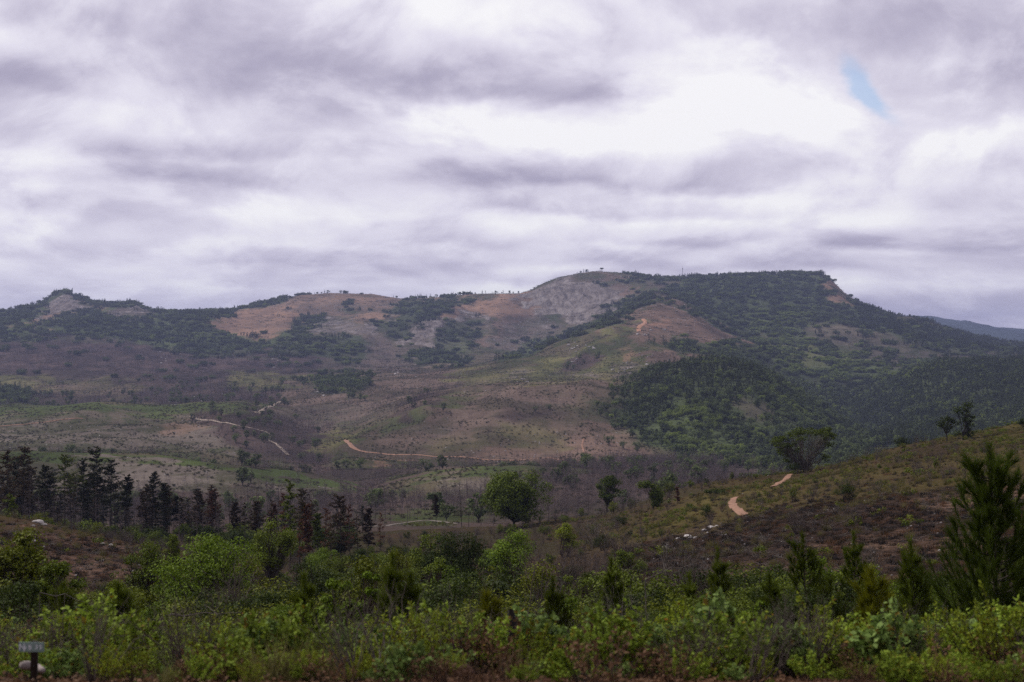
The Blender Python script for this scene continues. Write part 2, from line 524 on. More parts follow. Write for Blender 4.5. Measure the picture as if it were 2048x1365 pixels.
class Geo:
    """collects vertices and faces of one mesh, with a material index per face"""
    def __init__(self):
        self.v = []; self.f = {3: [], 4: []}; self.mi = {3: [], 4: []}; self.n = 0

    def add(self, v, f, mi=0):
        f = np.asarray(f)
        self.v.append(np.asarray(v, float)); self.f[f.shape[1]].append(f + self.n)
        self.mi[f.shape[1]].append(np.full(len(f), mi))
        self.n += len(v)

    def tube(self, pts, rad, sides=5, mi=0):
        pts = np.asarray(pts, float); rad = np.asarray(rad, float)
        t = unit(np.gradient(pts, axis=0))
        ref = np.array([0.31, 0.17, 0.93]) if abs(t[0][2]) < .9 else np.array([1.0, .2, 0])
        a = unit(np.cross(t, ref)); b = np.cross(t, a)
        th = np.arange(sides) * 2 * np.pi / sides
        ring = (pts[:, None] + rad[:, None, None] * (np.cos(th)[None, :, None] * a[:, None] + np.sin(th)[None, :, None] * b[:, None]))
        n = len(pts)
        i = np.arange(n - 1)[:, None] * sides; j = np.arange(sides)[None]; j2 = (j + 1) % sides
        f = np.stack([i + j, i + j2, i + sides + j2, i + sides + j], -1).reshape(-1, 4)
        self.add(ring.reshape(-1, 3), f, mi)

    def leaves(self, c, nrm, L, W, r, mi=0, along=None):
        """diamond leaves at c facing nrm; along: preferred long axis"""
        c = np.asarray(c, float); n = len(c)
        if n == 0: return
        nrm = unit(nrm)
        t = r.normal(size=(n, 3)) if along is None else np.asarray(along, float)
        t = unit(t - (t * nrm).sum(1, keepdims=True) * nrm)
        b = np.cross(nrm, t)
        L = np.broadcast_to(np.asarray(L, float), (n,))[:, None]; W = np.broadcast_to(np.asarray(W, float), (n,))[:, None]
        v = np.stack([c - t * L / 2, c + b * W / 2 - t * L * .04 + nrm * W * .12, c + t * L / 2, c - b * W / 2 - t * L * .04 + nrm * W * .12], 1)
        f = np.arange(4 * n).reshape(n, 4)
        self.add(v.reshape(-1, 3), f, mi)

    def needles(self, base, d, L, W, r, mi=0):
        base = np.asarray(base, float); n = len(base)
        d = unit(d)
        s = unit(np.cross(d, r.normal(size=(n, 3))))
        L = np.broadcast_to(np.asarray(L, float), (n,))[:, None]
        v = np.stack([base - s * W / 2, base + s * W / 2, base + d * L], 1)
        self.add(v.reshape(-1, 3), np.arange(3 * n).reshape(n, 3), mi)

    def mesh(self, name, mats, smooth=False):
        fl = []; mi = []
        for k in (3, 4):
            if self.f[k]:
                fl.append(np.concatenate(self.f[k])); mi.append(np.concatenate(self.mi[k]))
        return mesh_np(name, np.concatenate(self.v), fl, mats, np.concatenate(mi), smooth)


# ------------------------------------------------------------------ materials
def leaf_mat(name, c1, c2, trans=.2, c3=None, p3=.0, vary=.25):
    """leaf colour varies from leaf to leaf and from plant to plant"""
    m = bpy.data.materials.new(name)
    m.use_nodes = True
    g = NT(m.node_tree)
    out = g.n('ShaderNodeOutputMaterial')
    geo = g.n('ShaderNodeNewGeometry')
    oi = g.n('ShaderNodeObjectInfo')
    r = geo.outputs['Random Per Island']
    f = g.m('ADD', g.m('MULTIPLY', r, .65), g.m('MULTIPLY', oi.outputs['Random'], .35))
    col = g.mix(f, c1, c2)
    if c3:
        r2 = g.m('FRACT', g.m('MULTIPLY', r, 17.31))
        col = g.mix(g.m('LESS_THAN', r2, p3), col, c3)
    hs = g.n('ShaderNodeHueSaturation')
    g.link(col, hs.inputs['Color'])
    g.link(g.mr(g.m('FRACT', g.m('MULTIPLY', oi.outputs['Random'], 7.7)), 0, 1, 1 - vary, 1 + vary), hs.inputs['Value'])
    d = g.n('ShaderNodeBsdfPrincipled')
    d.inputs['Roughness'].default_value = .6
    d.inputs['Specular IOR Level'].default_value = .06
    t = g.n('ShaderNodeBsdfTranslucent')
    g.link(hs.outputs[0], d.inputs['Base Color']); g.link(hs.outputs[0], t.inputs[0])
    mx = g.n('ShaderNodeMixShader')
    mx.inputs[0].default_value = trans
    g.link(d.outputs[0], mx.inputs[1]); g.link(t.outputs[0], mx.inputs[2])
    g.link(mx.outputs[0], out.inputs[0])
    return m


def solid_mat(name, c1, c2, scale=3.0, rough=.85, bump=.0, detail=6, spec=.2):
    m = bpy.data.materials.new(name)
    m.use_nodes = True
    g = NT(m.node_tree)
    out = g.n('ShaderNodeOutputMaterial')
    tc = g.n('ShaderNodeTexCoord')
    oi = g.n('ShaderNodeObjectInfo')
    off = g.vm('ADD', tc.outputs['Object'], g.comb(g.m('MULTIPLY', oi.outputs['Random'], 37.0), 0.0, 0.0))
    n = g.noise(off, scale, detail, .6)
    col = g.mix(g.mr(n, .32, .68), c1, c2)
    d = g.n('ShaderNodeBsdfPrincipled')
    d.inputs['Roughness'].default_value = rough
    d.inputs['Specular IOR Level'].default_value = spec
    g.link(col, d.inputs['Base Color'])
    if bump:
        b = g.n('ShaderNodeBump')
        b.inputs['Strength'].default_value = bump
        b.inputs['Distance'].default_value = .05
        g.link(n, b.inputs['Height']); g.link(b.outputs[0], d.inputs['Normal'])
    g.link(d.outputs[0], out.inputs[0])
    return m


def terrain_mat():
    m = bpy.data.materials.new('hill_ground')
    m.use_nodes = True
    g = NT(m.node_tree)
    out = g.n('ShaderNodeOutputMaterial')
    a1 = g.n('ShaderNodeAttribute'); a1.attribute_name = 'cover'
    a2 = g.n('ShaderNodeAttribute'); a2.attribute_name = 'mottle'
    rk = g.n('ShaderNodeAttribute'); rk.attribute_name = 'rock'
    geo = g.n('ShaderNodeNewGeometry')
    P = geo.outputs['Position']
    Q = g.vm('MULTIPLY', P, (1.0, .6, 1.3))
    n1 = g.noise(Q, .012, 14, .62, .4)
    n2 = g.noise(g.vm('ADD', Q, (91, 17, 5)), .05, 12, .68)
    n3 = g.noise(g.vm('ADD', Q, (31, 57, 15)), .0035, 6, .55)
    n4 = g.noise(g.vm('ADD', Q, (11, 7, 95)), .9, 5, .7)
    f = g.m('ADD', g.m('ADD', g.m('MULTIPLY', n1, .45), g.m('MULTIPLY', n2, .40)), g.m('MULTIPLY', n4, .15))
    col = g.mix(g.mr(f, .465, .535, 0, 1, True), a1.outputs['Color'], a2.outputs['Color'])
    v = g.m('MULTIPLY', g.mr(n2, .3, .7, .62, 1.40), g.mr(n3, .3, .7, .80, 1.2))
    v = g.m('MULTIPLY', v, g.mr(n4, .25, .75, .6, 1.4))
    col = g.mix(1.0, col, g.comb(v, v, v), 'MULTIPLY')
    # weathered granite: streaks and joints running down the faces
    Qr = g.vm('MULTIPLY', P, (1.0, .22, .30))
    r1 = g.noise(Qr, .05, 9, .66, .9)
    r2 = g.noise(g.vm('MULTIPLY', P, (.35, .6, 1.2)), .022, 8, .6, 1.2)
    rc = g.ramp(g.m('ADD', g.m('MULTIPLY', r1, .7), g.m('MULTIPLY', r2, .3)),
                [(.36, (.048, .041, .037)), (.46, (.120, .100, .090)), (.54, (.195, .166, .152)), (.66, (.275, .243, .228))])
    rmask = g.mr(g.m('ADD', rk.outputs['Fac'], g.m('MULTIPLY', g.m('SUBTRACT', r2, .5), 1.6)), .38, .62, 0, 1, True)
    col = g.mix(rmask, col, rc)
    d = g.n('ShaderNodeBsdfPrincipled')
    d.inputs['Roughness'].default_value = .95
    d.inputs['Specular IOR Level'].default_value = .0
    g.link(col, d.inputs['Base Color'])
    b = g.n('ShaderNodeBump')
    b.inputs['Strength'].default_value = .7
    b.inputs['Distance'].default_value = 2.5
    g.link(g.m('ADD', n2, g.m('MULTIPLY', g.m('MULTIPLY', r1, rmask), 1.6)), b.inputs['Height'])
    g.link(b.outputs[0], d.inputs['Normal'])
    g.link(d.outputs[0], out.inputs[0])
    return m


# ------------------------------------------------------------------ land cover
# class: (colour, mottling colour, rock share, {plant densities per 100 m2})
CLS = {
    'scrub':   ((.098, .082, .054), (.052, .058, .028), .0, dict(bush=2.2, dead=.15)),
    'brown':   ((.142, .104, .084), (.070, .057, .042), .0, dict(bush=2.2, dead=.45)),
    'burnt':   ((.092, .066, .060), (.052, .040, .036), .0, dict(dead=4.2, bush=1.0, broad=.10)),
    'burnt2':  ((.130, .100, .084), (.075, .064, .050), .0, dict(dead=2.0, bush=1.0)),
    'orange':  ((.270, .170, .115), (.170, .115, .085), .12, dict(bush=.9)),
    'olive':   ((.145, .136, .058), (.080, .082, .036), .0, dict(bush=1.4, dead=.1)),
    'green':   ((.075, .095, .034), (.050, .064, .026), .0, dict(bush=2.6)),
    'rock':    ((.150, .120, .100), (.090, .075, .060), .72, dict(bush=.5)),
    'rockmix': ((.120, .095, .080), (.070, .062, .046), .48, dict(bush=1.6, broad=.1)),
    'red':     ((.180, .120, .092), (.100, .072, .056), .0, dict(bush=1.5, dead=.2)),
    'redbare': ((.330, .190, .130), (.220, .130, .095), .0, dict()),
    'pale':    ((.165, .137, .116), (.062, .058, .038), .0, dict(bush=2.6, dead=.1)),
    'forest':  ((.072, .088, .040), (.048, .058, .028), .0, dict(broad=1.4, conif=.45, bright=.22, bush=1.5)),
    'fmix':    ((.060, .070, .036), (.045, .050, .028), .0, dict(broad=1.1, conif=.12, bright=.25, bush=2.0)),
    'conif':   ((.066, .080, .038), (.046, .055, .028), .0, dict(conif=2.6, broad=.5, bright=.22)),
    'lightf':  ((.085, .105, .045), (.060, .075, .034), .0, dict(bright=2.2, broad=.5, bush=2.0)),
    'nearburn': ((.034, .023, .019), (.105, .066, .048), .0, dict()),
    'neargrass': ((.076, .059, .027), (.044, .032, .021), .0, dict()),
    'nearolive': ((.115, .098, .030), (.060, .050, .024), .0, dict()),
    'farridge': ((.040, .056, .054), (.030, .042, .042), .0, dict()),  # bluish tint puts distance haze into the ground colour
    'litter':  ((.060, .042, .028), (.040, .034, .020), .0, dict()),
    'soil':    ((.085, .045, .030), (.045, .029, .021), .0, dict()),
}
# (class, outline in sight-line units, softness, distance range, strength)
COVER = [
    # --- far ridge and mountains
    ('farridge', [(-900, 560), (3200, 560), (3200, 730), (-900, 730)], 4, 7000, 14000, 1),
    ('forest', [(-900, 560), (640, 575), (640, 770), (-900, 770)], 10, 3000, 6000, 1),
    ('rock', [(64, 650), (90, 606), (112, 588), (126, 578), (150, 590), (165, 600), (130, 618), (105, 648)], 4, 3300, 6000, 1),
    ('orange', [(150, 596), (195, 606), (210, 612), (160, 612)], 4, 3300, 6000, .8),
    ('orange', [(20, 655), (80, 640), (150, 615), (140, 628), (90, 652), (30, 662)], 5, 3300, 6000, .7),
    ('rockmix', [(215, 615), (265, 604), (300, 620), (290, 638), (230, 632)], 6, 3300, 6000, 1),
    ('burnt', [(-900, 690), (0, 686), (140, 668), (260, 680), (330, 700), (420, 715), (520, 712), (560, 690), (640, 690), (640, 735), (420, 748), (200, 742), (-900, 748)], 10, 2500, 6000, 1),
    ('forest', [(300, 640), (460, 640), (560, 690), (520, 705), (380, 700), (290, 680)], 8, 2500, 6000, .9),
    ('orange', [(420, 640), (490, 618), (590, 592), (670, 584), (830, 592), (1060, 585), (1060, 612), (960, 640), (900, 640), (760, 640), (640, 630), (560, 655), (520, 672), (450, 672)], 7, 3000, 6000, 1),
    ('rockmix', [(560, 598), (700, 592), (840, 600), (760, 625), (600, 640)], 8, 3000, 6000, .45),
    ('rock', [(600, 655), (650, 640), (760, 640), (770, 655), (700, 665), (620, 668)], 5, 3000, 6000, .8),
    ('forest', [(690, 606), (730, 604), (755, 616), (720, 622)], 5, 3000, 6000, .9),
    ('fmix', [(760, 625), (800, 604), (950, 594), (965, 606), (900, 618), (880, 655), (820, 680), (770, 670)], 7, 3000, 6000, 1),
    ('burnt2', [(640, 668), (770, 665), (830, 690), (830, 735), (700, 745), (640, 735)], 9, 2500, 6000, .9),
    ('fmix', [(580, 665), (700, 672), (740, 700), (700, 722), (600, 715), (540, 700)], 8, 2500, 6000, 1),
    ('lightf', [(585, 680), (640, 688), (700, 700), (690, 710), (620, 700)], 6, 2500, 6000, .8),
    ('rock', [(830, 655), (870, 630), (960, 622), (985, 640), (930, 668), (900, 712), (840, 705), (828, 680)], 7, 2500, 6000, .85),
    ('orange', [(915, 622), (990, 614), (1030, 622), (980, 634)], 4, 2500, 6000, .9),
    ('forest', [(880, 655), (950, 640), (960, 665), (930, 690), (940, 720), (860, 735), (820, 720)], 8, 2500, 6000, .75),
    ('red', [(940, 690), (985, 650), (1040, 605), (1090, 600), (1090, 625), (1030, 650), (970, 688)], 6, 2500, 6000, .8),
    ('rockmix', [(960, 690), (1040, 630), (1120, 650), (1100, 690), (1000, 715)], 8, 2500, 6000, .8),
    ('rock', [(1030, 600), (1080, 568), (1150, 550), (1240, 560), (1270, 590), (1240, 620), (1180, 645), (1090, 640), (1060, 620)], 7, 3000, 6000, 1),
    ('orange', [(1040, 612), (1110, 606), (1110, 612), (1060, 622)], 4, 3000, 6000, .7),
    ('red', [(1150, 550), (1200, 544), (1300, 560), (1310, 585), (1250, 590), (1210, 566)], 6, 3000, 6000, .75),
    ('forest', [(1195, 566), (1260, 562), (1290, 570), (1270, 578), (1210, 574)], 5, 3000, 6000, .7),
    ('forest', [(1080, 690), (1140, 668), (1200, 640), (1260, 600), (1300, 570), (1300, 600), (1230, 650), (1160, 690), (1090, 735), (1010, 735), (1020, 700)], 8, 2600, 6000, 1),
    # --- right summit
    ('forest', [(1270, 545), (1660, 540), (1700, 600), (1800, 640), (2100, 700), (2300, 740), (2300, 770), (1900, 720), (1700, 690), (1560, 660), (1480, 680), (1420, 640), (1340, 600), (1290, 575)], 9, 2900, 6000, 1),
    ('conif', [(1690, 600), (1800, 640), (2200, 720), (2200, 745), (1900, 708), (1750, 680)], 8, 2900, 6000, .9),
    ('burnt2', [(1300, 556), (1330, 558), (1330, 600), (1300, 600)], 5, 3000, 6000, .8),
    ('orange', [(1652, 556), (1672, 566), (1720, 605), (1690, 602), (1660, 580)], 5, 3000, 6000, 1),
    ('burnt2', [(1560, 640), (1700, 650), (1850, 690), (1800, 705), (1640, 690)], 9, 2900, 6000, .7),
    ('lightf', [(1535, 640), (1580, 612), (1620, 630), (1610, 665), (1560, 680), (1530, 668)], 9, 2700, 6000, .8),
    # --- central spur
    ('scrub', [(1050, 745), (1130, 705), (1230, 655), (1310, 600), (1345, 602), (1420, 640), (1500, 690), (1400, 745), (1200, 800)], 6, 2000, 3900, 1),
    ('red', [(1210, 660), (1270, 620), (1310, 598), (1345, 602), (1420, 640), (1500, 680), (1460, 690), (1330, 690)], 6, 2200, 3900, .9),
    ('olive', [(1050, 740), (1130, 705), (1240, 655), (1290, 650), (1230, 672), (1160, 705), (1080, 750)], 6, 2000, 3900, 1),
    ('olive', [(1150, 740), (1290, 690), (1330, 720), (1280, 750), (1180, 765)], 9, 2000, 3900, .7),
    ('burnt', [(1120, 730), (1180, 700), (1200, 705), (1190, 725), (1130, 745)], 5, 2000, 3900, .9),
    ('redbare', [(1250, 715), (1268, 690), (1285, 700), (1270, 730), (1250, 735)], 5, 2000, 3900, .5),
    ('redbare', [(1290, 640), (1310, 640), (1340, 668), (1300, 660)], 5, 2000, 3900, .45),
    ('red', [(1280, 705), (1330, 700), (1400, 720), (1380, 730), (1300, 728)], 5, 2000, 3900, 1),
    ('forest', [(1300, 690), (1370, 684), (1460, 700), (1500, 740), (1420, 735), (1400, 712)], 6, 1900, 3900, 1),
    # --- right hand valley
    ('fmix', [(1440, 700), (1560, 668), (1700, 690), (2300, 725), (2300, 900), (1700, 900), (1600, 800)], 9, 1900, 3300, 1),
    ('lightf', [(1500, 690), (1560, 670), (1700, 700), (1830, 735), (1700, 775), (1600, 760), (1540, 720)], 10, 1900, 3300, .75),
    ('olive', [(1500, 690), (1600, 685), (1720, 715), (1640, 735), (1560, 720)], 9, 1900, 3300, .5),
    ('burnt2', [(1700, 700), (1850, 710), (2100, 715), (2100, 735), (1880, 728), (1760, 724)], 8, 2400, 3400, .8),
    ('conif', [(1680, 810), (1800, 755), (1900, 728), (2300, 716), (2300, 930), (1760, 930), (1700, 870)], 8, 1300, 2560, 1),
    ('lightf', [(1840, 800), (2060, 840), (2060, 880), (1950, 870)], 9, 1300, 2560, .5),
    # --- middle distance left
    ('burnt', [(-900, 735), (300, 735), (700, 735), (640, 770), (560, 790), (560, 815), (-900, 815)], 9, 1830, 3000, .85),
    ('olive', [(-900, 745), (40, 752), (200, 762), (300, 780), (180, 790), (60, 775), (-900, 770)], 7, 1900, 3000, .8),
    ('brown', [(60, 768), (240, 768), (260, 790), (120, 790)], 7, 1900, 3000, .7),
    ('olive', [(440, 745), (560, 742), (600, 765), (520, 780), (450, 770)], 7, 1900, 3000, .8),
    ('brown', [(560, 790), (620, 740), (800, 735), (1000, 735), (1080, 745), (1250, 752), (1250, 775), (1000, 790), (800, 815), (700, 830), (560, 830)], 9, 1500, 3000, 1),
    ('olive', [(880, 740), (1050, 738), (1250, 750), (1200, 770), (1050, 772), (920, 765)], 8, 1600, 3000, .8),
    ('forest', [(-900, 780), (40, 780), (90, 790), (80, 806), (-900, 812)], 6, 1830, 2600, 1),
    ('fmix', [(610, 750), (700, 740), (735, 760), (730, 785), (690, 790), (620, 775)], 8, 1700, 2900, .8),
    ('pale', [(-900, 820), (300, 830), (500, 860), (560, 900), (-900, 900)], 9, 1000, 1820, .8),
    ('green', [(-900, 808), (520, 804), (540, 818), (300, 826), (-900, 834)], 5, 1200, 1900, .9),
    ('scrub', [(-900, 835), (280, 832), (330, 850), (-900, 856)], 6, 1200, 1900, .6),
    ('redbare', [(330, 850), (390, 840), (385, 865), (350, 870)], 8, 1200, 1900, .35),
    ('burnt', [(380, 835), (520, 820), (640, 850), (690, 900), (640, 945), (540, 920), (440, 880)], 9, 950, 1900, .95),
    ('burnt2', [(520, 815), (700, 800), (790, 815), (760, 845), (660, 870), (600, 840)], 9, 1200, 1900, .8),
    ('olive', [(620, 870), (690, 862), (700, 900), (650, 905)], 7, 1000, 1900, .8),
    # --- brown hill and its forest
    ('brown', [(690, 895), (740, 860), (860, 790), (1000, 772), (1260, 765), (1260, 940), (900, 930), (700, 920)], 8, 1000, 1900, 1),
    ('red', [(980, 880), (1240, 850), (1290, 935), (1000, 925), (880, 905)], 14, 1000, 1900, .7),
    ('olive', [(1000, 850), (1150, 865), (1120, 900), (1000, 890)], 16, 1000, 1900, .6),
    ('olive', [(860, 885), (980, 868), (960, 905), (880, 905)], 16, 1000, 1900, .5),
    ('scrub', [(1140, 790), (1240, 780), (1230, 850), (1160, 850)], 16, 1000, 1900, .6),
    ('green', [(760, 845), (860, 800), (960, 790), (860, 830), (780, 870)], 9, 1100, 1900, .7),
    ('rockmix', [(820, 860), (900, 835), (920, 850), (860, 885)], 9, 1100, 1900, .6),
    ('burnt', [(1000, 825), (1120, 810), (1140, 825), (1020, 842)], 8, 1100, 1900, .7),
    ('burnt', [(780, 830), (870, 780), (890, 790), (800, 845)], 6, 1100, 1900, .9),
    ('redbare', [(760, 915), (800, 910), (800, 930), (760, 940)], 6, 1000, 1500, .45),
    ('pale', [(1120, 745), (1180, 742), (1205, 752), (1140, 757)], 4, 1600, 3000, .8),
    ('pale', [(1235, 738), (1290, 734), (1310, 744), (1250, 750)], 4, 1600, 3000, .9),
    ('pale', [(795, 742), (832, 740), (838, 748), (805, 750)], 4, 1600, 3000, .8),
    ('pale', [(990, 752), (1040, 748), (1050, 756), (1000, 760)], 4, 1600, 3000, .7),
    ('forest', [(1230, 800), (1290, 760), (1330, 735), (1450, 728), (1540, 750), (1630, 800), (1760, 890), (1700, 950), (1450, 930), (1360, 915), (1300, 890), (1240, 860)], 14, 900, 2000, 1),
    ('fmix', [(1205, 800), (1260, 760), (1290, 800), (1260, 900), (1215, 870)], 16, 900, 2000, .45),
    ('lightf', [(1250, 800), (1300, 775), (1330, 800), (1290, 850)], 14, 900, 2000, .5),  # lighter cover paints the sunlit part of the ridge spur
    ('conif', [(1280, 770), (1330, 735), (1450, 728), (1540, 750), (1520, 800), (1400, 800), (1330, 850), (1250, 850)], 10, 900, 2000, .8),
    ('lightf', [(1310, 780), (1355, 785), (1430, 845), (1440, 880), (1500, 905), (1540, 935), (1420, 930), (1340, 880)], 12, 900, 2000, 1),
    ('lightf', [(1540, 780), (1600, 800), (1640, 850), (1590, 840)], 12, 900, 2000, .7),
    ('burnt2', [(1470, 800), (1560, 810), (1560, 840), (1480, 835)], 10, 900, 2000, .6),
    ('scrub', [(1280, 890), (1340, 895), (1400, 915), (1400, 935), (1290, 935)], 8, 900, 1500, .6),
    ('burnt', [(1290, 915), (1480, 915), (1520, 940), (1480, 985), (1100, 985), (1080, 940)], 8, 620, 1240, .9),
    # --- valley in front of the hills
    ('burnt', [(-900, 880), (700, 930), (1100, 935), (1560, 950), (1560, 1090), (-900, 1090)], 8, 380, 1060, .85),
    ('pale', [(-900, 908), (230, 915), (310, 916), (420, 930), (520, 945), (640, 968), (690, 975), (640, 990), (480, 975), (300, 985), (-900, 985)], 6, 640, 900, 1),
    ('green', [(-900, 900), (230, 907), (310, 908), (420, 920), (520, 936), (640, 958), (720, 972), (720, 985), (640, 978), (500, 950), (400, 936), (300, 920), (-900, 914)], 4, 640, 960, 1),
    ('scrub', [(750, 985), (820, 945), (950, 930), (1080, 936), (1100, 970), (960, 990), (800, 1000)], 8, 560, 980, 1),
    ('green', [(790, 960), (860, 938), (950, 930), (1050, 936), (1040, 946), (900, 950)], 6, 560, 980, .9),
    ('pale', [(860, 960), (930, 955), (1000, 965), (960, 985), (870, 985)], 8, 560, 980, .7),
    ('green', [(750, 1030), (880, 1020), (1000, 1030), (950, 1042), (800, 1045)], 7, 400, 620, .8),
    ('pale', [(1270, 990), (1420, 975), (1480, 990), (1400, 1005), (1290, 1008)], 7, 420, 900, .8),
    # --- near land
    ('litter', [(-2000, 1000), (4000, 800), (4000, 2500), (-2000, 2500)], 6, 13.4, 380, 1),
    ('nearburn', [(-900, 1030), (70, 1035), (280, 1080), (380, 1110), (400, 1200), (-900, 1240)], 8, 90, 215, 1),
    ('neargrass', [(-900, 1005), (70, 1030), (280, 1080), (370, 1105), (370, 1120), (250, 1095), (70, 1058), (-900, 1035)], 5, 120, 230, .85),
    ('neargrass', [(1050, 1050), (1240, 1030), (1400, 975), (1560, 940), (1800, 890), (2600, 700), (2600, 1060), (2000, 1000), (1750, 1010), (1500, 1050), (1300, 1085), (1150, 1110)], 9, 85, 420, 1),
    ('nearolive', [(1880, 880), (2050, 835), (2600, 720), (2600, 790), (2050, 880), (1950, 900)], 8, 200, 420, .8),
    ('nearolive', [(1250, 1050), (1420, 990), (1600, 955), (1720, 925), (1700, 940), (1600, 975), (1450, 1010), (1300, 1060)], 12, 200, 420, .4),
    ('nearburn', [(1240, 1110), (1380, 1060), (1560, 1015), (1750, 990), (1900, 975), (2600, 960), (2600, 1300), (1200, 1300)], 12, 60, 330, .9),
    ('neargrass', [(1440, 1000), (1500, 1005), (1480, 1050), (1380, 1060)], 8, 120, 330, .5),
    ('soil', [(-4000, 1330), (5000, 1330), (5000, 90000), (-4000, 90000)], 6, 0, 14.2, 1),
]


def poly_weight(px, py, poly, soft):
    poly = np.array(poly, float)
    inside = np.zeros(px.shape, bool)
    dist = np.full(px.shape, 1e9)
    n = len(poly)
    for i in range(n):
        a, b = poly[i], poly[(i + 1) % n]
        c = (a[1] > py) != (b[1] > py)
        with np.errstate(divide='ignore', invalid='ignore'):
            xi = (b[0] - a[0]) * (py - a[1]) / (b[1] - a[1]) + a[0]
        inside ^= c & (px < xi)
        e = b - a
        t = np.clip(((px - a[0]) * e[0] + (py - a[1]) * e[1]) / max(e @ e, 1e-9), 0, 1)
        dist = np.minimum(dist, np.hypot(px - a[0] - t * e[0], py - a[1] - t * e[1]))
    return sst(np.where(inside, dist, -dist), -soft, soft)


# ------------------------------------------------------------------ ground mesh
_c0 = np.arange(-140, 2190, 2.6)
_cl = -140 - np.cumsum(np.linspace(4, 40, 42)); _cr = _c0[-1] + np.cumsum(np.linspace(4, 40, 42))
UC = np.concatenate([_cl[::-1], _c0, _cr])
APEX = 9.0
GX = (UC[None, :] - 1024) * K * (YG[:, None] + APEX)
GY = np.repeat(YG[:, None], len(UC), 1)
GZ = zt(GX, GY)
NYR, NXC = GX.shape
GPX = 1024 + GX / (K * GY)
GPY = 682 - GZ / (K * GY)
# ragged borders between covers, tied to places on the ground
_wx = 38 * fbm(GX / (GY * .03 + 4), np.log(GY) * 22, 4, 41)
_wy = 17 * fbm(GX / (GY * .03 + 4) + 50, np.log(GY) * 22 + 9, 4, 77)
C1 = np.zeros((NYR, NXC, 3)); C2 = np.zeros((NYR, NXC, 3)); RK = np.zeros((NYR, NXC))
DEN = {k: np.zeros((NYR, NXC)) for k in ('bush', 'dead', 'broad', 'conif', 'bright')}


def lay(cls, w):
    c1, c2, rk, den = CLS[cls]
    C1[:] += (np.array(c1) - C1) * w[..., None]
    C2[:] += (np.array(c2) - C2) * w[..., None]
    RK[:] += (rk - RK) * w
    for k in DEN:
        DEN[k] += (den.get(k, 0) - DEN[k]) * w


lay('scrub', np.ones((NYR, NXC)))
for cls, poly, soft, y0, y1, stg in COVER:
    r0, r1 = np.searchsorted(YG, [y0, y1])
    if r1 <= r0:
        continue
    w = np.zeros((NYR, NXC))
    near = y1 < 60
    w[r0:r1] = poly_weight(GPX[r0:r1] + (0 if near else _wx[r0:r1]), GPY[r0:r1] + (0 if near else _wy[r0:r1]), poly, soft) * stg
    lay(cls, w)

_i = np.arange(NYR - 1)[:, None] * NXC; _j = np.arange(NXC - 1)[None]
_f = np.stack([_i + _j, _i + _j + 1, _i + NXC + _j + 1, _i + NXC + _j], -1).reshape(-1, 4)
ground_me = mesh_np('ground', np.stack([GX, GY, GZ], -1).reshape(-1, 3), [_f], [terrain_mat()], None, True)
for nm, arr in (('cover', C1), ('mottle', C2)):
    at = ground_me.attributes.new(nm, 'FLOAT_COLOR', 'POINT')
    at.data.foreach_set('color', np.concatenate([arr, np.ones((NYR, NXC, 1))], -1).astype(np.float32).ravel())
at = ground_me.attributes.new('rock', 'FLOAT', 'POINT')
at.data.foreach_set('value', RK.astype(np.float32).ravel())
tag(obj('ground', ground_me), kind='structure')

# what the land hides behind its own ridges needs no plants
_ang = GZ / GY
_run = np.maximum.accumulate(_ang, 0)
VIS_TOL = {}
SLACK = (_run - _ang) * GY           # metres a thing must be tall to show
AREA = np.zeros((NYR, NXC))
AREA[:-1, :-1] = np.diff(GY, axis=0)[:, :-1] * np.diff(GX, axis=1)[:-1]
FRAME = (GPX > -90) & (GPX < 2140)


def sample(dens, n_max, y0, y1, tall, r, need_frame=True):
    """random places following a density (per 100 m2)"""
    w = dens * AREA / 100.0 * (GY >= y0) * (GY < y1) * (SLACK < tall)
    if need_frame:
        w = w * FRAME
    tot = w.sum()
    n = int(min(n_max, tot))
    if n <= 0:
        return np.zeros((0, 3))
    cs = np.cumsum(w.ravel())
    idx = np.searchsorted(cs, r.random(n) * cs[-1])
    idx = np.minimum(idx, w.size - 1)
    i, j = np.divmod(idx, NXC)
    i = np.minimum(i, NYR - 2); j = np.minimum(j, NXC - 2)
    y = GY[i, 0] + r.random(n) * (GY[i + 1, 0] - GY[i, 0])
    x = GX[i, j] + r.random(n) * (GX[i, j + 1] - GX[i, j])
    p = np.stack([x, y, zt(x, y)], -1)
    if y0 < 600 and len(NEAR_TRACK):
        q = np.concatenate(NEAR_TRACK)
        d = np.full(len(p), 99.0)
        near = np.where((p[:, 1] > q[:, 1].min() - 4) & (p[:, 1] < q[:, 1].max() + 4))[0]
        for s0 in range(0, len(near), 4000):
            ii = near[s0:s0 + 4000]
            d[ii] = np.hypot(p[ii, None, 0] - q[None, :, 0], p[ii, None, 1] - q[None, :, 1]).min(1)
        p = p[d > 1.0]
    return p


# ------------------------------------------------------------------ dirt tracks draped on the land
NEAR_TRACK = []


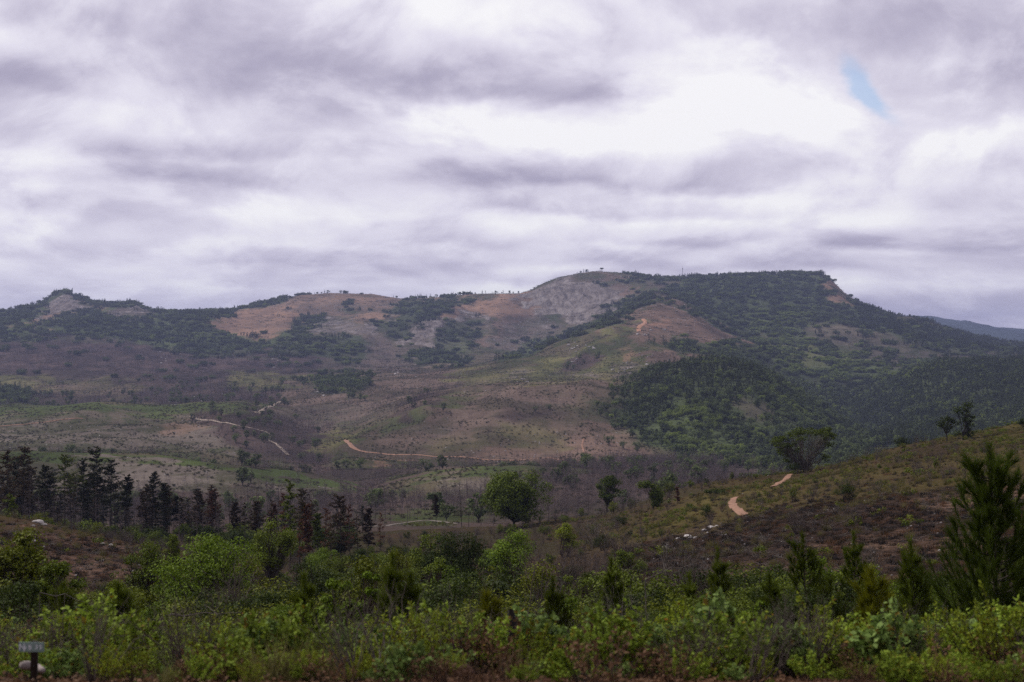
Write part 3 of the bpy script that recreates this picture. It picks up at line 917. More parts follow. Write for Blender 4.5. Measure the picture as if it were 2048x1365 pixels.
def track(name, pix, width, mat, ymin, ymax, lift=None):
    pts = []
    for px, py in pix:
        x, y, z = ground_at(px, py, ymin, ymax, zbase if ymax < 700 else None)
        pts.append((x, y))
    pts = np.array(pts)
    seg = np.concatenate([[0], np.cumsum(np.hypot(*np.diff(pts, axis=0).T))])
    n = int(max(40, min(700, seg[-1] / 1.2)))
    s = np.linspace(0, seg[-1], n)
    x = np.interp(s, seg, pts[:, 0]); y = np.interp(s, seg, pts[:, 1])
    kw = max(3, (n // len(pts)) | 1)
    x = _smooth(x, kw)[:n]; y = _smooth(y, kw)[:n]
    d = unit(np.stack([np.gradient(x), np.gradient(y)], -1))
    nr = np.stack([-d[:, 1], d[:, 0]], -1)
    w = width * (1 + .25 * pn(s / (width * 4), s * 0, 5)) / 2
    if ymax < 700:
        NEAR_TRACK.append(np.stack([x, y], -1))
    rows = []
    for t in np.linspace(-1, 1, 5):
        xx = x + nr[:, 0] * w * t; yy = y + nr[:, 1] * w * t
        lf = (np.maximum(.05, yy * .0004) if lift is None else lift)
        rows.append(np.stack([xx, yy, zt(xx, yy) + lf * (1 - .6 * abs(t))], -1))
    v = np.stack(rows, 1).reshape(-1, 3)
    i = np.arange(n - 1)[:, None] * 5; j = np.arange(4)[None]
    f = np.stack([i + j, i + j + 1, i + 5 + j + 1, i + 5 + j], -1).reshape(-1, 4)
    o = obj(name, mesh_np(name, v, [f], [mat], None, True))
    tag(o, kind='structure')


M_track = solid_mat('track_soil', (.33, .185, .12), (.18, .10, .068), .6, .95)
M_track_dull = solid_mat('track_grey_soil', (.19, .16, .135), (.12, .10, .085), .6, .95)
M_track_pale = solid_mat('track_pale_sand', (.42, .34, .27), (.30, .24, .19), .6, .95)
M_track_red = solid_mat('track_red_soil', (.42, .22, .13), (.30, .16, .10), .6, .95)
track('dirt_track', [(690, 880), (700, 889), (706, 897), (722, 903), (760, 907), (800, 910), (860, 913), (950, 917), (1050, 920), (1150, 925), (1240, 931), (1285, 932)], 4.4, M_track, 1050, 1500)
track('dirt_track', [(1168, 876), (1164, 890), (1168, 905), (1178, 916), (1195, 926)], 1.8, M_track, 1050, 1700)
track('dirt_track', [(380, 832), (400, 840), (470, 852), (528, 862), (545, 872), (538, 880), (560, 895), (577, 912)], 3.0, M_track_pale, 1000, 1780)
track('dirt_track', [(505, 824), (530, 818), (545, 812), (560, 803)], 4.0, M_track_pale, 1400, 2500)
track('dirt_track', [(1278, 664), (1277, 656), (1284, 650), (1291, 645), (1286, 638)], 8.0, M_track_red, 2200, 3900)
track('dirt_track', [(1492, 1032), (1480, 1024), (1467, 1014), (1463, 1004), (1470, 996)], 1.3, M_track, 200, 380, .16)
track('dirt_track', [(1545, 978), (1560, 963), (1582, 949)], 1.3, M_track, 200, 380, .16)
track('dirt_track', [(735, 1056), (790, 1048), (860, 1044), (920, 1047)], 2.0, M_track_dull, 380, 600)
track('dirt_track', [(-30, 856), (60, 848), (170, 838)], 2.6, M_track, 1200, 1800)

# ------------------------------------------------------------------ plant materials
M_bark = solid_mat('bark_grey_brown', (.075, .058, .046), (.040, .032, .027), 2.0)
M_bark_dark = solid_mat('bark_charred', (.030, .024, .022), (.018, .015, .014), 2.0)
M_bark_pale = solid_mat('bark_pale', (.16, .135, .115), (.09, .075, .065), 2.0)
M_twig_dry = solid_mat('dry_twigs', (.125, .098, .085), (.075, .058, .052), 4.0)
M_twig_brown = solid_mat('brown_twigs', (.075, .048, .036), (.042, .028, .023), 4.0)
M_deadwood = solid_mat('burnt_wood_far', (.150, .114, .116), (.085, .065, .067), .5)
L_mid = leaf_mat('leaf_mid_green', (.075, .105, 0.0108), (.125, .155, 0.0180))
L_olive = leaf_mat('leaf_olive_green', (.085, .105, 0.0096), (.145, .160, 0.0156))
L_dark = leaf_mat('leaf_dark_green', (.026, .040, .008), (.050, .068, .012), .22)
L_bright = leaf_mat('leaf_bright_green', (.095, .150, 0.0110), (.145, .205, 0.0187), .22)
L_lime = leaf_mat('leaf_lime_green', (.120, .155, 0.0110), (.180, .210, 0.0187), .22)
L_pine = leaf_mat('needle_green', (.065, .090, 0.0096), (.110, .135, 0.0156), .22)
L_pine_y = leaf_mat('needle_yellow_green', (.130, .145, 0.0084), (.200, .200, 0.0144), .22)
L_deep = leaf_mat('leaf_deep_green', (.052, .078, .009), (.105, .135, .015))
L_pine_olive = leaf_mat('needle_olive', (.044, .036, .017), (.066, .054, .022))
L_pine_dark = leaf_mat('needle_dark', (.018, .022, .011), (.034, .038, .016), .2)
L_pine_brown = leaf_mat('needle_scorched_brown', (.048, .028, .018), (.075, .046, .026), .2, (.045, .045, .018), .25)
L_pine_rust = leaf_mat('needle_scorched_rust', (.085, .036, .022), (.120, .056, .030), .2)
L_far = leaf_mat('leaf_hill_woodland', (.066, .094, .032), (.125, .152, .052), .25, vary=.35)
L_far_con = leaf_mat('needle_hill_plantation', (.062, .084, .034), (.106, .126, .048), .2, vary=.3)
L_far_br = leaf_mat('leaf_hill_bright', (.125, .170, .038), (.195, .235, .054), .3, vary=.35)
L_bushf = leaf_mat('leaf_hill_scrub', (.065, .078, .032), (.105, .112, .046), .2, (.100, .075, .055), .35)
L_fg1 = leaf_mat('leaf_thicket_green', (.150, .215, 0.0200), (.240, .315, 0.0380), .22, (.180, .130, 0.0130), .08)
L_fg2 = leaf_mat('leaf_thicket_bluegreen', (.115, .180, 0.0380), (.185, .250, 0.0700), .22, (.18, .12, 0.0225), .06)
L_fg3 = leaf_mat('leaf_thicket_yellowgreen', (.185, .235, 0.0150), (.275, .320, 0.0280), .22, (.20, .08, 0.0120), .05)
L_dry = leaf_mat('leaf_dry_brown', (.110, .058, .032), (.165, .092, .050), .2)
L_grass = leaf_mat('grass_blades', (.110, .105, .036), (.180, .150, .060), .3)


# ------------------------------------------------------------------ plant builders
def curve_pts(a, b, sag, n, r, wob=.0):
    a = np.asarray(a, float); b = np.asarray(b, float)
    t = np.linspace(0, 1, n)[:, None]
    c = (a + b) / 2 + np.array([0, 0, sag])
    p = (1 - t) ** 2 * a + 2 * t * (1 - t) * c + t * t * b
    L = np.linalg.norm(b - a)
    if wob:
        p[1:-1] += r.normal(size=(n - 2, 3)) * L * wob
    return p


def clump_leaves(g, centres, rads, per, size, r, up=.5, flat=.7, mi=0):
    n = len(centres)
    c = np.repeat(np.asarray(centres, float), per, 0)
    rr = np.repeat(np.asarray(rads, float), per)[:, None]
    d = unit(r.normal(size=(n * per, 3)))
    q = d * (r.random((n * per, 1)) ** .45) * np.array([1, 1, flat])
    pos = c + q * rr
    nrm = q * .7 + r.normal(size=q.shape) * .45 + np.array([0, 0, up])
    s = size * (.6 + .8 * r.random(n * per))
    g.leaves(pos, nrm, s, s * .62, r, mi)


def broadleaf(name, h, w, seed, base=.28, n_clump=26, per=110, leaf=.3, stems=1, leafm=None, barkm=None, top=1.0, lean=(0, 0), rad=None, shell=.5, clump=.24, flat=.7, lumps=None):
    """a trunk that forks into limbs, each carrying clumps of leaves; returns (trunk mesh, crown mesh)"""
    r = np.random.default_rng(seed)
    cz0, cz1 = base * h, h
    cen = []
    while len(cen) < n_clump:
        d = r.normal(size=3); d /= np.linalg.norm(d)
        rr = shell + (1 - shell) * r.random() ** .6
        p = d * rr
        if p[2] < -.55 and r.random() < .6:
            continue
        z = (cz0 + cz1) / 2 + p[2] * (cz1 - cz0) / 2 * (.92 if p[2] > 0 else .95)
        f = 1.0 + .28 * math.sin(3 * math.atan2(p[1], p[0]) + seed)
        k = (z - cz0) / (cz1 - cz0)
        cen.append((p[0] * w / 2 * f * .88 + lean[0] * k, p[1] * w / 2 * f * .88 + lean[1] * k, z))
    if lumps:
        cen = [(a * w, b * w, c * h) for a, b, c in lumps]
    cen = np.array(cen)
    n_clump = len(cen)
    cr = clump * w * (.65 + .7 * r.random(n_clump))
    cr = np.minimum(cr, (cen[:, 2] - .02 * h) * .9 + .03)
    tr = Geo()
    rad = rad or .028 * h
    fork = max(.10 * h, base * h * .75)
    roots = []
    for s in range(stems):
        a = 2 * np.pi * s / stems + r.random()
        off = 0 if stems == 1 else rad * 1.6
        p0 = np.array([math.cos(a) * off, math.sin(a) * off, -.03 * h])
        p1 = np.array([math.cos(a) * off * 3 + lean[0] * .25, math.sin(a) * off * 3 + lean[1] * .25, fork])
        tr.tube(curve_pts(p0, p1, 0, 6, r, .03), np.linspace(rad * 1.25, rad * .75, 6), 7)
        roots.append(p1)
    for i in range(n_clump):
        a = roots[i % stems]
        b = cen[i]
        tr.tube(curve_pts(a, b, .12 * np.linalg.norm(b[:2] - a[:2]), 6, r, .035), np.linspace(rad * .5, rad * .07, 6), 5)
        for q in range(3):
            e = b + r.normal(size=3) * cr[i] * .6
            tr.tube(curve_pts(b * .6 + a * .4, e, 0, 4, r, .04), np.linspace(rad * .2, rad * .04, 4), 3)
    cw = Geo()
    clump_leaves(cw, cen, cr, per, leaf, r, flat=flat)
    return tr.mesh(name + '_trunk', [barkm or M_bark], True), cw.mesh(name + '_crown', [leafm or L_mid])


def pine_tall(name, h, seed, bare=.5, w=.26, leafm=None, barkm=None, dens=1.0, leaf=.55):
    """plantation pine: long bare stem, ragged whorls of needle tufts above"""
    r = np.random.default_rng(seed)
    tr = Geo(); cw = Geo()
    bend = r.normal(size=2) * .015 * h
    t = np.linspace(0, 1, 12)
    axis = np.stack([bend[0] * t ** 2, bend[1] * t ** 2, h * t - .02 * h], -1)
    tr.tube(axis, .0085 * h * (1.02 - t) + .02, 6)
    nw = int(7 + 9 * (1 - bare) * 1.4)
    whorls = bare + (1 - bare) * np.linspace(0, .97, nw) ** .9 + r.normal(size=nw) * .008
    nb = int(52 * dens)
    lop = r.random() * 6.28
    for i in range(nb):
        z = (whorls[int(r.integers(0, nw))] + r.normal() * .006) if r.random() < .45 else bare + (1 - bare) * .97 * r.random()
        k = float(np.clip((z - bare) / (1 - bare), 0, 1))
        a = r.random() * 2 * np.pi
        L = w * h * .5 * (1.04 - k) ** .55 * (.15 + 1.0 * r.random() ** 1.3) * (1 + .25 * math.cos(a - lop)) + .022 * h
        if k < .2:
            L *= .55 + .4 * r.random()
        p0 = np.array([np.interp(z, t, axis[:, 0]), np.interp(z, t, axis[:, 1]), z * h])
        p1 = p0 + np.array([math.cos(a) * L, math.sin(a) * L, L * (-.05 + .55 * k + .12 * r.normal())])
        bp = curve_pts(p0, p1, -.07 * L, 5, r, .03)
        tr.tube(bp, np.linspace(.003 * h, .0008 * h, 5), 3)
        m = max(6, int(34 * (.35 + L / (w * h * .5))))
        s = (.30 + .70 * r.random(m) ** .8)
        c = p0 + (p1 - p0) * s[:, None] + r.normal(size=(m, 3)) * np.array([.10, .10, .05]) * L
        q = leaf * (.5 + .8 * r.random(m))
        cw.leaves(c, r.normal(size=(m, 3)) * .7 + np.array([0, 0, .8]), q, q * .30, r, 0, np.array([math.cos(a), math.sin(a), .5]) + r.normal(size=(m, 3)) * .6)
    m = int(26 * dens)
    c = np.array([bend[0], bend[1], 0]) + np.stack([r.normal(size=m) * .008 * h, r.normal(size=m) * .008 * h, h * (.90 + .08 * r.random(m))], -1)
    cw.leaves(c, r.normal(size=(m, 3)), leaf * .8, leaf * .25, r, 0, np.array([0, 0, 1.0]) + r.normal(size=(m, 3)) * .5)
    # dead stubs on the bare stem
    for i in range(14):
        z = bare * (.25 + .75 * r.random()); a = r.random() * 6.28; L = .05 * h * (.4 + r.random())
        p0 = np.array([0, 0, z * h]); p1 = p0 + np.array([math.cos(a) * L, math.sin(a) * L, -.15 * L])
        tr.tube(curve_pts(p0, p1, 0, 3, r), np.linspace(.0022 * h, .0008 * h, 3), 3)
    return tr.mesh(name + '_trunk', [barkm or M_bark_dark], True), cw.mesh(name + '_crown', [leafm or L_pine_dark])


def pine_sapling(name, h, w, seed, leafm=None, nb=60, nn=120, needle=.2, nw=.012):
    """young long-needled pine: upswept feathery plumes, a long leader on top"""
    r = np.random.default_rng(seed)
    tr = Geo(); cw = Geo()
    t = np.linspace(0, 1, 9)
    ax = np.stack([.02 * h * np.sin(t * 3 + seed), .02 * h * np.cos(t * 2.2 + seed), h * t], -1)
    tr.tube(ax, .012 * h * (1.05 - t) + .006, 6)

    def plume(p, m, spread):
        i = np.clip(r.random(m) ** .7 * (len(p) - 1.001), 0, len(p) - 1.001)
        k = i.astype(int); f = (i - k)[:, None]
        base = p[k] * (1 - f) + p[k + 1] * f
        d = unit(p[k + 1] - p[k])
        side = unit(r.normal(size=(m, 3)))
        dd = d * 1.0 + side * spread
        cw.needles(base, dd, needle * (.6 + .7 * r.random(m)), nw, r)
    plume(ax[5:], int(nn * 2.2), .62)
    nwh = max(5, int(nb / 6))
    for i in range(nb):
        wh = (i % nwh + .15 * r.normal()) / nwh
        z = .03 + .86 * wh
        a = i * 2.4 + r.normal() * .5
        L = w * .5 * (1.0 - .88 * z) ** .85 * (.45 + .75 * r.random())
        p0 = np.array([np.interp(z, t, ax[:, 0]), np.interp(z, t, ax[:, 1]), z * h])
        out = np.array([math.cos(a), math.sin(a), 0])
        u = np.linspace(0, 1, 6)[:, None]
        bp = p0 + out * L * (u ** .75) + np.array([0, 0, 1.0]) * L * (.25 * u + (.35 + .75 * r.random()) * u ** 2.2)
        tr.tube(bp, np.linspace(.0035 * h, .0014 * h, 6), 3)
        plume(bp[1:], int(nn * (.35 + .8 * L / w)), .42)
        for q in range(2):
            s = 2 + int(r.integers(0, 3))
            e = bp[s] + (out * .35 + r.normal(size=3) * .35 + np.array([0, 0, 1.0])) * L * .42
            plume(curve_pts(bp[s], e, 0, 4, r), nn // 3, .4)
    return tr.mesh(name + '_trunk', [M_bark], True), cw.mesh(name + '_crown', [leafm or L_pine])


def dead_tree(g, h, seed, r0=.012, nb=16, sides=4, up=.7, spread=.22, sub=2, mi=0, origin=(0, 0, 0), twig=1.0):
    r = np.random.default_rng(seed)
    o = np.array(origin, float)
    t = np.linspace(0, 1, 7)
    ax = o + np.stack([r.normal() * .03 * h * t ** 1.5, r.normal() * .03 * h * t ** 1.5, h * t - .01 * h], -1)
    g.tube(ax, r0 * h * (1.03 - t), sides, mi)
    for i in range(nb):
        z = .3 + .68 * r.random()
        a = r.random() * 6.283
        L = spread * h * (1.15 - z) * (.5 + r.random())
        p0 = np.array([np.interp(z, t, ax[:, k]) for k in range(3)])
        p1 = p0 + np.array([math.cos(a) * L, math.sin(a) * L, L * up * (.4 + .8 * r.random())])
        b = curve_pts(p0, p1, -.05 * L, 4, r, .05)
        g.tube(b, r0 * h * np.linspace(.35, .07, 4) * twig, 3, mi)
        for q in range(sub):
            s = r.integers(1, 3)
            e = b[s] + (unit(p1 - p0) * .5 + r.normal(size=3) * .45 + np.array([0, 0, .25])) * L * .55
            g.tube(curve_pts(b[s], e, 0, 3, r), r0 * h * np.linspace(.16, .04, 3) * twig, 3, mi)


def bare_shrub(h, w, seed, nst=26, rad=.012, sub=5):
    """leafless, many-stemmed bush"""
    g = Geo(); r = np.random.default_rng(seed)
    for i in range(nst):
        a = r.random() * 6.283; k = r.random() ** .6
        p1 = np.array([math.cos(a) * w / 2 * k, math.sin(a) * w / 2 * k, h * (.65 + .4 * r.random()) * (1 - .3 * k)])
        b = curve_pts((math.cos(a) * .04 * w, math.sin(a) * .04 * w, -.03), p1, .12 * h * k, 6, r, .03)
        g.tube(b, rad * h * np.linspace(1, .25, 6), 4)
        for q in range(sub):
            s = r.integers(2, 5)
            e = b[s] + (unit(b[s + 1] - b[s]) * .6 + r.normal(size=3) * .45 + np.array([0, 0, .15])) * h * .28
            c = curve_pts(b[s], e, 0, 4, r, .05)
            g.tube(c, rad * h * np.linspace(.35, .12, 4), 3)
            for q2 in range(2):
                e2 = c[2] + (unit(c[3] - c[2]) * .6 + r.normal(size=3) * .5) * h * .12
                g.tube(curve_pts(c[2], e2, 0, 3, r), rad * h * np.linspace(.16, .07, 3), 3)
    return g


def leafy_shrub(name, h, w, seed, leafm, nst=22, leaf=.05, per=34, asp=.62, twigm=None, erect=.8, dry=0):
    """low thicket plant: thin stems with leaves set along them"""
    r = np.random.default_rng(seed)
    tg = Geo(); lg = Geo()
    for i in range(nst):
        a = r.random() * 6.283; k = r.random() ** .55
        hh = h * (.55 + .5 * r.random()) * (1 - .35 * k * k)
        p0 = np.array([math.cos(a) * w * .16 * k, math.sin(a) * w * .16 * k, -.04])
        p1 = np.array([math.cos(a) * w / 2 * k, math.sin(a) * w / 2 * k, hh])
        b = curve_pts(p0, p1, .18 * h * k, 6, r, .025)
        tg.tube(b, np.linspace(.007, .0025, 6) * (h / .7), 3)
        s = .25 + .75 * r.random(per) ** .7
        i0 = np.clip(s * 4.999, 0, 4.999); q = i0.astype(int); f = (i0 - q)[:, None]
        c = b[q] * (1 - f) + b[q + 1] * f
        d = unit(b[q + 1] - b[q])
        out = unit(r.normal(size=(per, 3)) + np.array([0, 0, .3]))
        al = unit(out + d * .5)
        L = leaf * (.65 + .7 * r.random(per))
        nrm = np.cross(al, r.normal(size=(per, 3))) + np.array([0, 0, erect])
        lg.leaves(c + al * L[:, None] * .6, nrm, L, L * asp, r, 0, al)
    return tg.mesh(name + '_stems', [twigm or M_twig_brown], True), lg.mesh(name + '_leaves', [leafm])


def rock_mesh(name, mat, seed, sub=3, sq=(1, .8, .6)):
    import bmesh
    bm = bmesh.new()
    bmesh.ops.create_icosphere(bm, subdivisions=sub, radius=1)
    r = np.random.default_rng(seed)
    pl = unit(r.normal(size=(7, 3)))
    for v in bm.verts:
        p = np.array(v.co)
        s = 1.0
        for q in pl:
            d = p @ q
            if d > .62:
                p = p - q * (d - .62) * .85
        p = p * (1 + .12 * float(fbm(np.array(p[0] * 1.7 + seed), np.array(p[1] * 1.7 + p[2] * 1.3), 3, seed)))
        v.co = p * np.array(sq)
    me = bpy.data.meshes.new(name)
    bm.to_mesh(me); bm.free()
    me.materials.append(mat)
    return me


# ------------------------------------------------------------------ countless cover, scattered as instances
def scatter(name, protos, pts, scale, pick=None, seed=0, tilt=.06):
    n = len(pts)
    if n == 0:
        return None
    r = np.random.default_rng(seed)
    me = bpy.data.meshes.new(name)
    me.vertices.add(n)
    me.vertices.foreach_set('co', np.asarray(pts, np.float32).ravel())
    a = me.attributes.new('size', 'FLOAT', 'POINT'); a.data.foreach_set('value', np.asarray(scale, np.float32))
    if pick is None:
        pick = r.integers(0, len(protos), n)
    a = me.attributes.new('pick', 'INT', 'POINT'); a.data.foreach_set('value', np.asarray(pick, np.int32))
    rot = np.stack([r.normal(size=n) * tilt, r.normal(size=n) * tilt, r.random(n) * 6.283], -1)
    a = me.attributes.new('turn', 'FLOAT_VECTOR', 'POINT'); a.data.foreach_set('vector', rot.astype(np.float32).ravel())
    o = obj(name, me)
    ng = bpy.data.node_groups.new(name, 'GeometryNodeTree')
    ng.interface.new_socket('Geometry', in_out='INPUT', socket_type='NodeSocketGeometry')
    ng.interface.new_socket('Geometry', in_out='OUTPUT', socket_type='NodeSocketGeometry')
    N = ng.nodes; Lk = ng.links
    gi = N.new('NodeGroupInput'); go = N.new('NodeGroupOutput')
    iop = N.new('GeometryNodeInstanceOnPoints')
    j = N.new('GeometryNodeGeometryToInstance')
    for p in reversed(protos):
        oi = N.new('GeometryNodeObjectInfo')
        oi.inputs['Object'].default_value = p
        oi.inputs['As Instance'].default_value = True
        Lk.new(oi.outputs['Geometry'], j.inputs[0])

    def attr(nm, typ):
        q = N.new('GeometryNodeInputNamedAttribute'); q.data_type = typ
        q.inputs['Name'].default_value = nm
        return q.outputs[0]
    Lk.new(gi.outputs[0], iop.inputs['Points'])
    if len(protos) == 1:
        Lk.new(N[-1].outputs['Geometry'], iop.inputs['Instance'])
    else:
        Lk.new(j.outputs[0], iop.inputs['Instance'])
        iop.inputs['Pick Instance'].default_value = True
        Lk.new(attr('pick', 'INT'), iop.inputs['Instance Index'])
    e2r = N.new('FunctionNodeEulerToRotation')
    Lk.new(attr('turn', 'FLOAT_VECTOR'), e2r.inputs[0])
    Lk.new(e2r.outputs[0], iop.inputs['Rotation'])
    cx = N.new('ShaderNodeCombineXYZ')
    sz = attr('size', 'FLOAT')
    for k in range(3):
        Lk.new(sz, cx.inputs[k])
    Lk.new(cx.outputs[0], iop.inputs['Scale'])
    Lk.new(iop.outputs[0], go.inputs[0])
    md = o.modifiers.new('scatter', 'NODES')
    md.node_group = ng
    tag(o, kind='stuff')
    return o


def proto(name, me):
    """a source shape for the scatter, itself in no scene"""
    return bpy.data.objects.new(name, me)


def two_mat_mesh(name, trunk, crown):
    """trunk and crown of a far tree in one mesh, for the scattered woods"""
    def arr(me):
        v = np.empty(len(me.vertices) * 3, np.float32); me.vertices.foreach_get('co', v)
        lt = np.empty(len(me.polygons), np.int32); me.polygons.foreach_get('loop_total', lt)
        li = np.empty(len(me.loops), np.int32); me.loops.foreach_get('vertex_index', li)
        k = lt[0]
        return v.reshape(-1, 3), li.reshape(-1, k)
    a, fa = arr(trunk); b, fb = arr(crown)
    me = mesh_np(name, np.concatenate([a, b]), [fa, fb + len(a)] if fa.shape[1] == fb.shape[1] else [fa, fb + len(a)],
                 [trunk.materials[0], crown.materials[0]], np.concatenate([np.zeros(len(fa)), np.ones(len(fb))]))
    return me


# far trees: real crowns of leaf clumps, unit scale in metres
P_broad = [proto('hill_tree', two_mat_mesh('hill_tree', *broadleaf('ht', 8 + i, 7.5 + (i % 3), 100 + i, .12, 13, 30, 1.15, 1, L_far, M_bark, clump=.26))) for i in range(5)]
P_bright = [proto('hill_tree', two_mat_mesh('hill_tree', *broadleaf('hb', 8 + i, 8.5, 120 + i, .12, 13, 30, 1.15, 1, L_far_br, M_bark, clump=.26))) for i in range(3)]
P_conif = []
for i in range(5):
    P_conif.append(proto('hill_pine', two_mat_mesh('hill_pine', *pine_tall('hp', 12 + i, 140 + i, .18, .36, L_far_con, M_bark_dark, .55, 1.3))))
P_bush = []
for i in range(4):
    g_ = Geo(); r_ = np.random.default_rng(160 + i)
    c_ = r_.normal(size=(6, 3)) * np.array([.7, .7, .25]) + np.array([0, 0, .7])
    clump_leaves(g_, c_, np.full(6, .75), 22, .5, r_)
    P_bush.append(proto('hill_bush', g_.mesh('hill_bush', [L_bushf])))
P_dead = []
for i in range(6):
    g_ = Geo()
    dead_tree(g_, 7.5 + i, 180 + i, .0062, 24, 3, .7, .24, 3, twig=1.6)
    P_dead.append(proto('burnt_pole', g_.mesh('burnt_pole', [M_deadwood])))


def clump_of(name, src, n, ext, seed, slope=0.0):
    """a small stand of trees, used where single trees are smaller than a picture dot or two"""
    r = np.random.default_rng(seed)
    vs, fs, ms, off = [], {3: [], 4: []}, {3: [], 4: []}, 0
    mats = list(src[0].data.materials)
    for i in range(n):
        me = src[i % len(src)].data
        v = np.empty(len(me.vertices) * 3, np.float32); me.vertices.foreach_get('co', v); v = v.reshape(-1, 3)
        lt = np.empty(len(me.polygons), np.int32); me.polygons.foreach_get('loop_total', lt)
        ls = np.empty(len(me.polygons), np.int32); me.polygons.foreach_get('loop_start', ls)
        li = np.empty(len(me.loops), np.int32); me.loops.foreach_get('vertex_index', li)
        mi = np.empty(len(me.polygons), np.int32); me.polygons.foreach_get('material_index', mi)
        a = r.random() * 6.283; s = .75 + .5 * r.random()
        ca, sa = math.cos(a) * s, math.sin(a) * s
        p = r.random(2) * ext - ext / 2
        w = np.stack([v[:, 0] * ca - v[:, 1] * sa + p[0], v[:, 0] * sa + v[:, 1] * ca + p[1], v[:, 2] * s - .6], -1)
        vs.append(w)
        for k in (3, 4):
            q = np.where(lt == k)[0]
            if len(q):
                fs[k].append(li[ls[q][:, None] + np.arange(k)[None]] + off); ms[k].append(mi[q])
        off += len(v)
    fl = [np.concatenate(fs[k]) for k in (3, 4) if fs[k]]
    mm = np.concatenate([np.concatenate(ms[k]) for k in (3, 4) if fs[k]])
    return proto(name, mesh_np(name, np.concatenate(vs), fl, mats, mm))


P_broadC = [clump_of('hill_tree_stand', P_broad, 9, 20, 300 + i) for i in range(4)]
P_brightC = [clump_of('hill_tree_stand', P_bright, 8, 20, 310 + i) for i in range(3)]
P_conifC = [clump_of('hill_pine_stand', P_conif, 9, 20, 320 + i) for i in range(4)]
P_deadC = [clump_of('burnt_pole_stand', P_dead, 10, 22, 330 + i) for i in range(4)]
P_bushC = [clump_of('hill_bush_patch', P_bush, 10, 18, 340 + i) for i in range(4)]

FAR = 2450
sr = np.random.default_rng(11)


def jit(n, lo, hi):
    return lo + (hi - lo) * sr.random(n)


for nm, key, P1, PC, per, s0, s1, tall in (('hillside_woodland', 'broad', P_broad, P_broadC, 9, .55, 1.05, 9), ('hillside_bright_trees', 'bright', P_bright, P_brightC, 8, .5, 1.0, 9),
                                           ('pine_plantation', 'conif', P_conif, P_conifC, 9, .55, 1.0, 11), ('burnt_woodland', 'dead', P_dead, P_deadC, 10, .6, 1.05, 9),
                                           ('hillside_scrub', 'bush', P_bush, P_bushC, 10, .25, .85, 2)):
    dn = DEN[key]
    clus = sst(fbm(GX / 44, GY / 44, 4, 200 + per), -.35, .45) * 1.9 + .05
    dn = dn * (clus if key in ('dead', 'bush', 'broad', 'bright') else 1.0)
    dn = dn * (sst(fbm(GX / 30, GY / 30, 3, 260), -.75, .1) if key == 'conif' else 1.0)
    p1 = sample(dn, 60000 if key in ('bush', 'dead') else 26000, 430, FAR, tall, sr)
    p2 = sample(dn / per, 16000, FAR, 7000, tall + 4, sr)
    print(nm, len(p1), len(p2))
    scatter(nm, P1 + PC, np.concatenate([p1, p2]), np.concatenate([jit(len(p1), s0, s1), jit(len(p2), .55, 1.0)]),
            np.concatenate([sr.integers(0, len(P1), len(p1)), len(P1) + sr.integers(0, len(PC), len(p2))]), 5)

# stones strewn over the slopes
M_stone = solid_mat('pale_stone', (.36, .33, .32), (.22, .20, .195), 1.2, .9)
M_white = solid_mat('white_granite', (.52, .48, .46), (.28, .255, .25), .8, .9)
P_stone = [proto('stone', rock_mesh('stone', M_stone, 400 + i, 2)) for i in range(4)]
st_d = RK * 1.2 + (np.abs(C1 - np.array(CLS['pale'][0])).sum(-1) < .08) * .5 + (np.abs(C1 - np.array(CLS['brown'][0])).sum(-1) < .05) * .10
p = sample(st_d, 4000, 600, 5000, 1, sr)
scatter('hillside_stones', P_stone, p, jit(len(p), .5, 1.0) * (.5 + p[:, 1] / 1900), None, 6, .3)

# ---- low cover on the near slopes: tussocks, charred stubble, small herbs
P_tuss = []
for i in range(4):
    g_ = Geo(); r_ = np.random.default_rng(420 + i)
    n_ = 70
    b_ = r_.normal(size=(n_, 3)) * np.array([.10, .10, 0])
    g_.needles(b_, r_.normal(size=(n_, 3)) * .42 + np.array([0, 0, 1]), .45 * (.5 + .8 * r_.random(n_)), .022, r_)
    P_tuss.append(proto('grass_tuft', g_.mesh('grass_tuft', [L_grass])))
P_herb = []
for i in range(4):
    g_ = Geo(); r_ = np.random.default_rng(440 + i)
    c_ = r_.normal(size=(5, 3)) * np.array([.3, .3, .1]) + np.array([0, 0, .25])
    clump_leaves(g_, c_, np.full(5, .28), 26, .14, r_)
    P_herb.append(proto('herb', g_.mesh('herb', [L_olive if i % 2 else L_mid])))
P_stick = []
for i in range(3):
    g_ = Geo(); r_ = np.random.default_rng(460 + i)
    for q in range(9):
        a = r_.normal(size=3) * np.array([.4, .4, 0]); d = r_.normal(size=3) * np.array([.7, .7, .25]); d[2] = abs(d[2])
        g_.tube(curve_pts(a, a + d, .03, 4, r_, .04), np.linspace(.025, .008, 4), 3)
    P_stick.append(proto('charred_sticks', g_.mesh('charred_sticks', [M_bark_dark if i < 2 else M_bark_pale])))
green_near = sst(C1[..., 1] / (C1[..., 0] + 1e-6), .735, .81)
burn_near = (np.abs(C1 - np.array(CLS['nearburn'][0])).sum(-1) < .04) * 1.0
band = (GY > 60) & (GY < 430)
patch = sst(fbm(GX / 9, GY / 9, 4, 91), -.25, .35)
p = sample((green_near * 42 * patch + burn_near * 14 * patch) * band, 16000, 60, 430, .6, sr)
scatter('hillside_grass', P_tuss, p, jit(len(p), .8, 1.9), None, 7)
p = sample((green_near * 10 * patch + burn_near * 1.1) * band, 6000, 60, 430, .6, sr)
scatter('hillside_herbs', P_herb, p, jit(len(p), .6, 1.7), None, 8)
P_stub = []
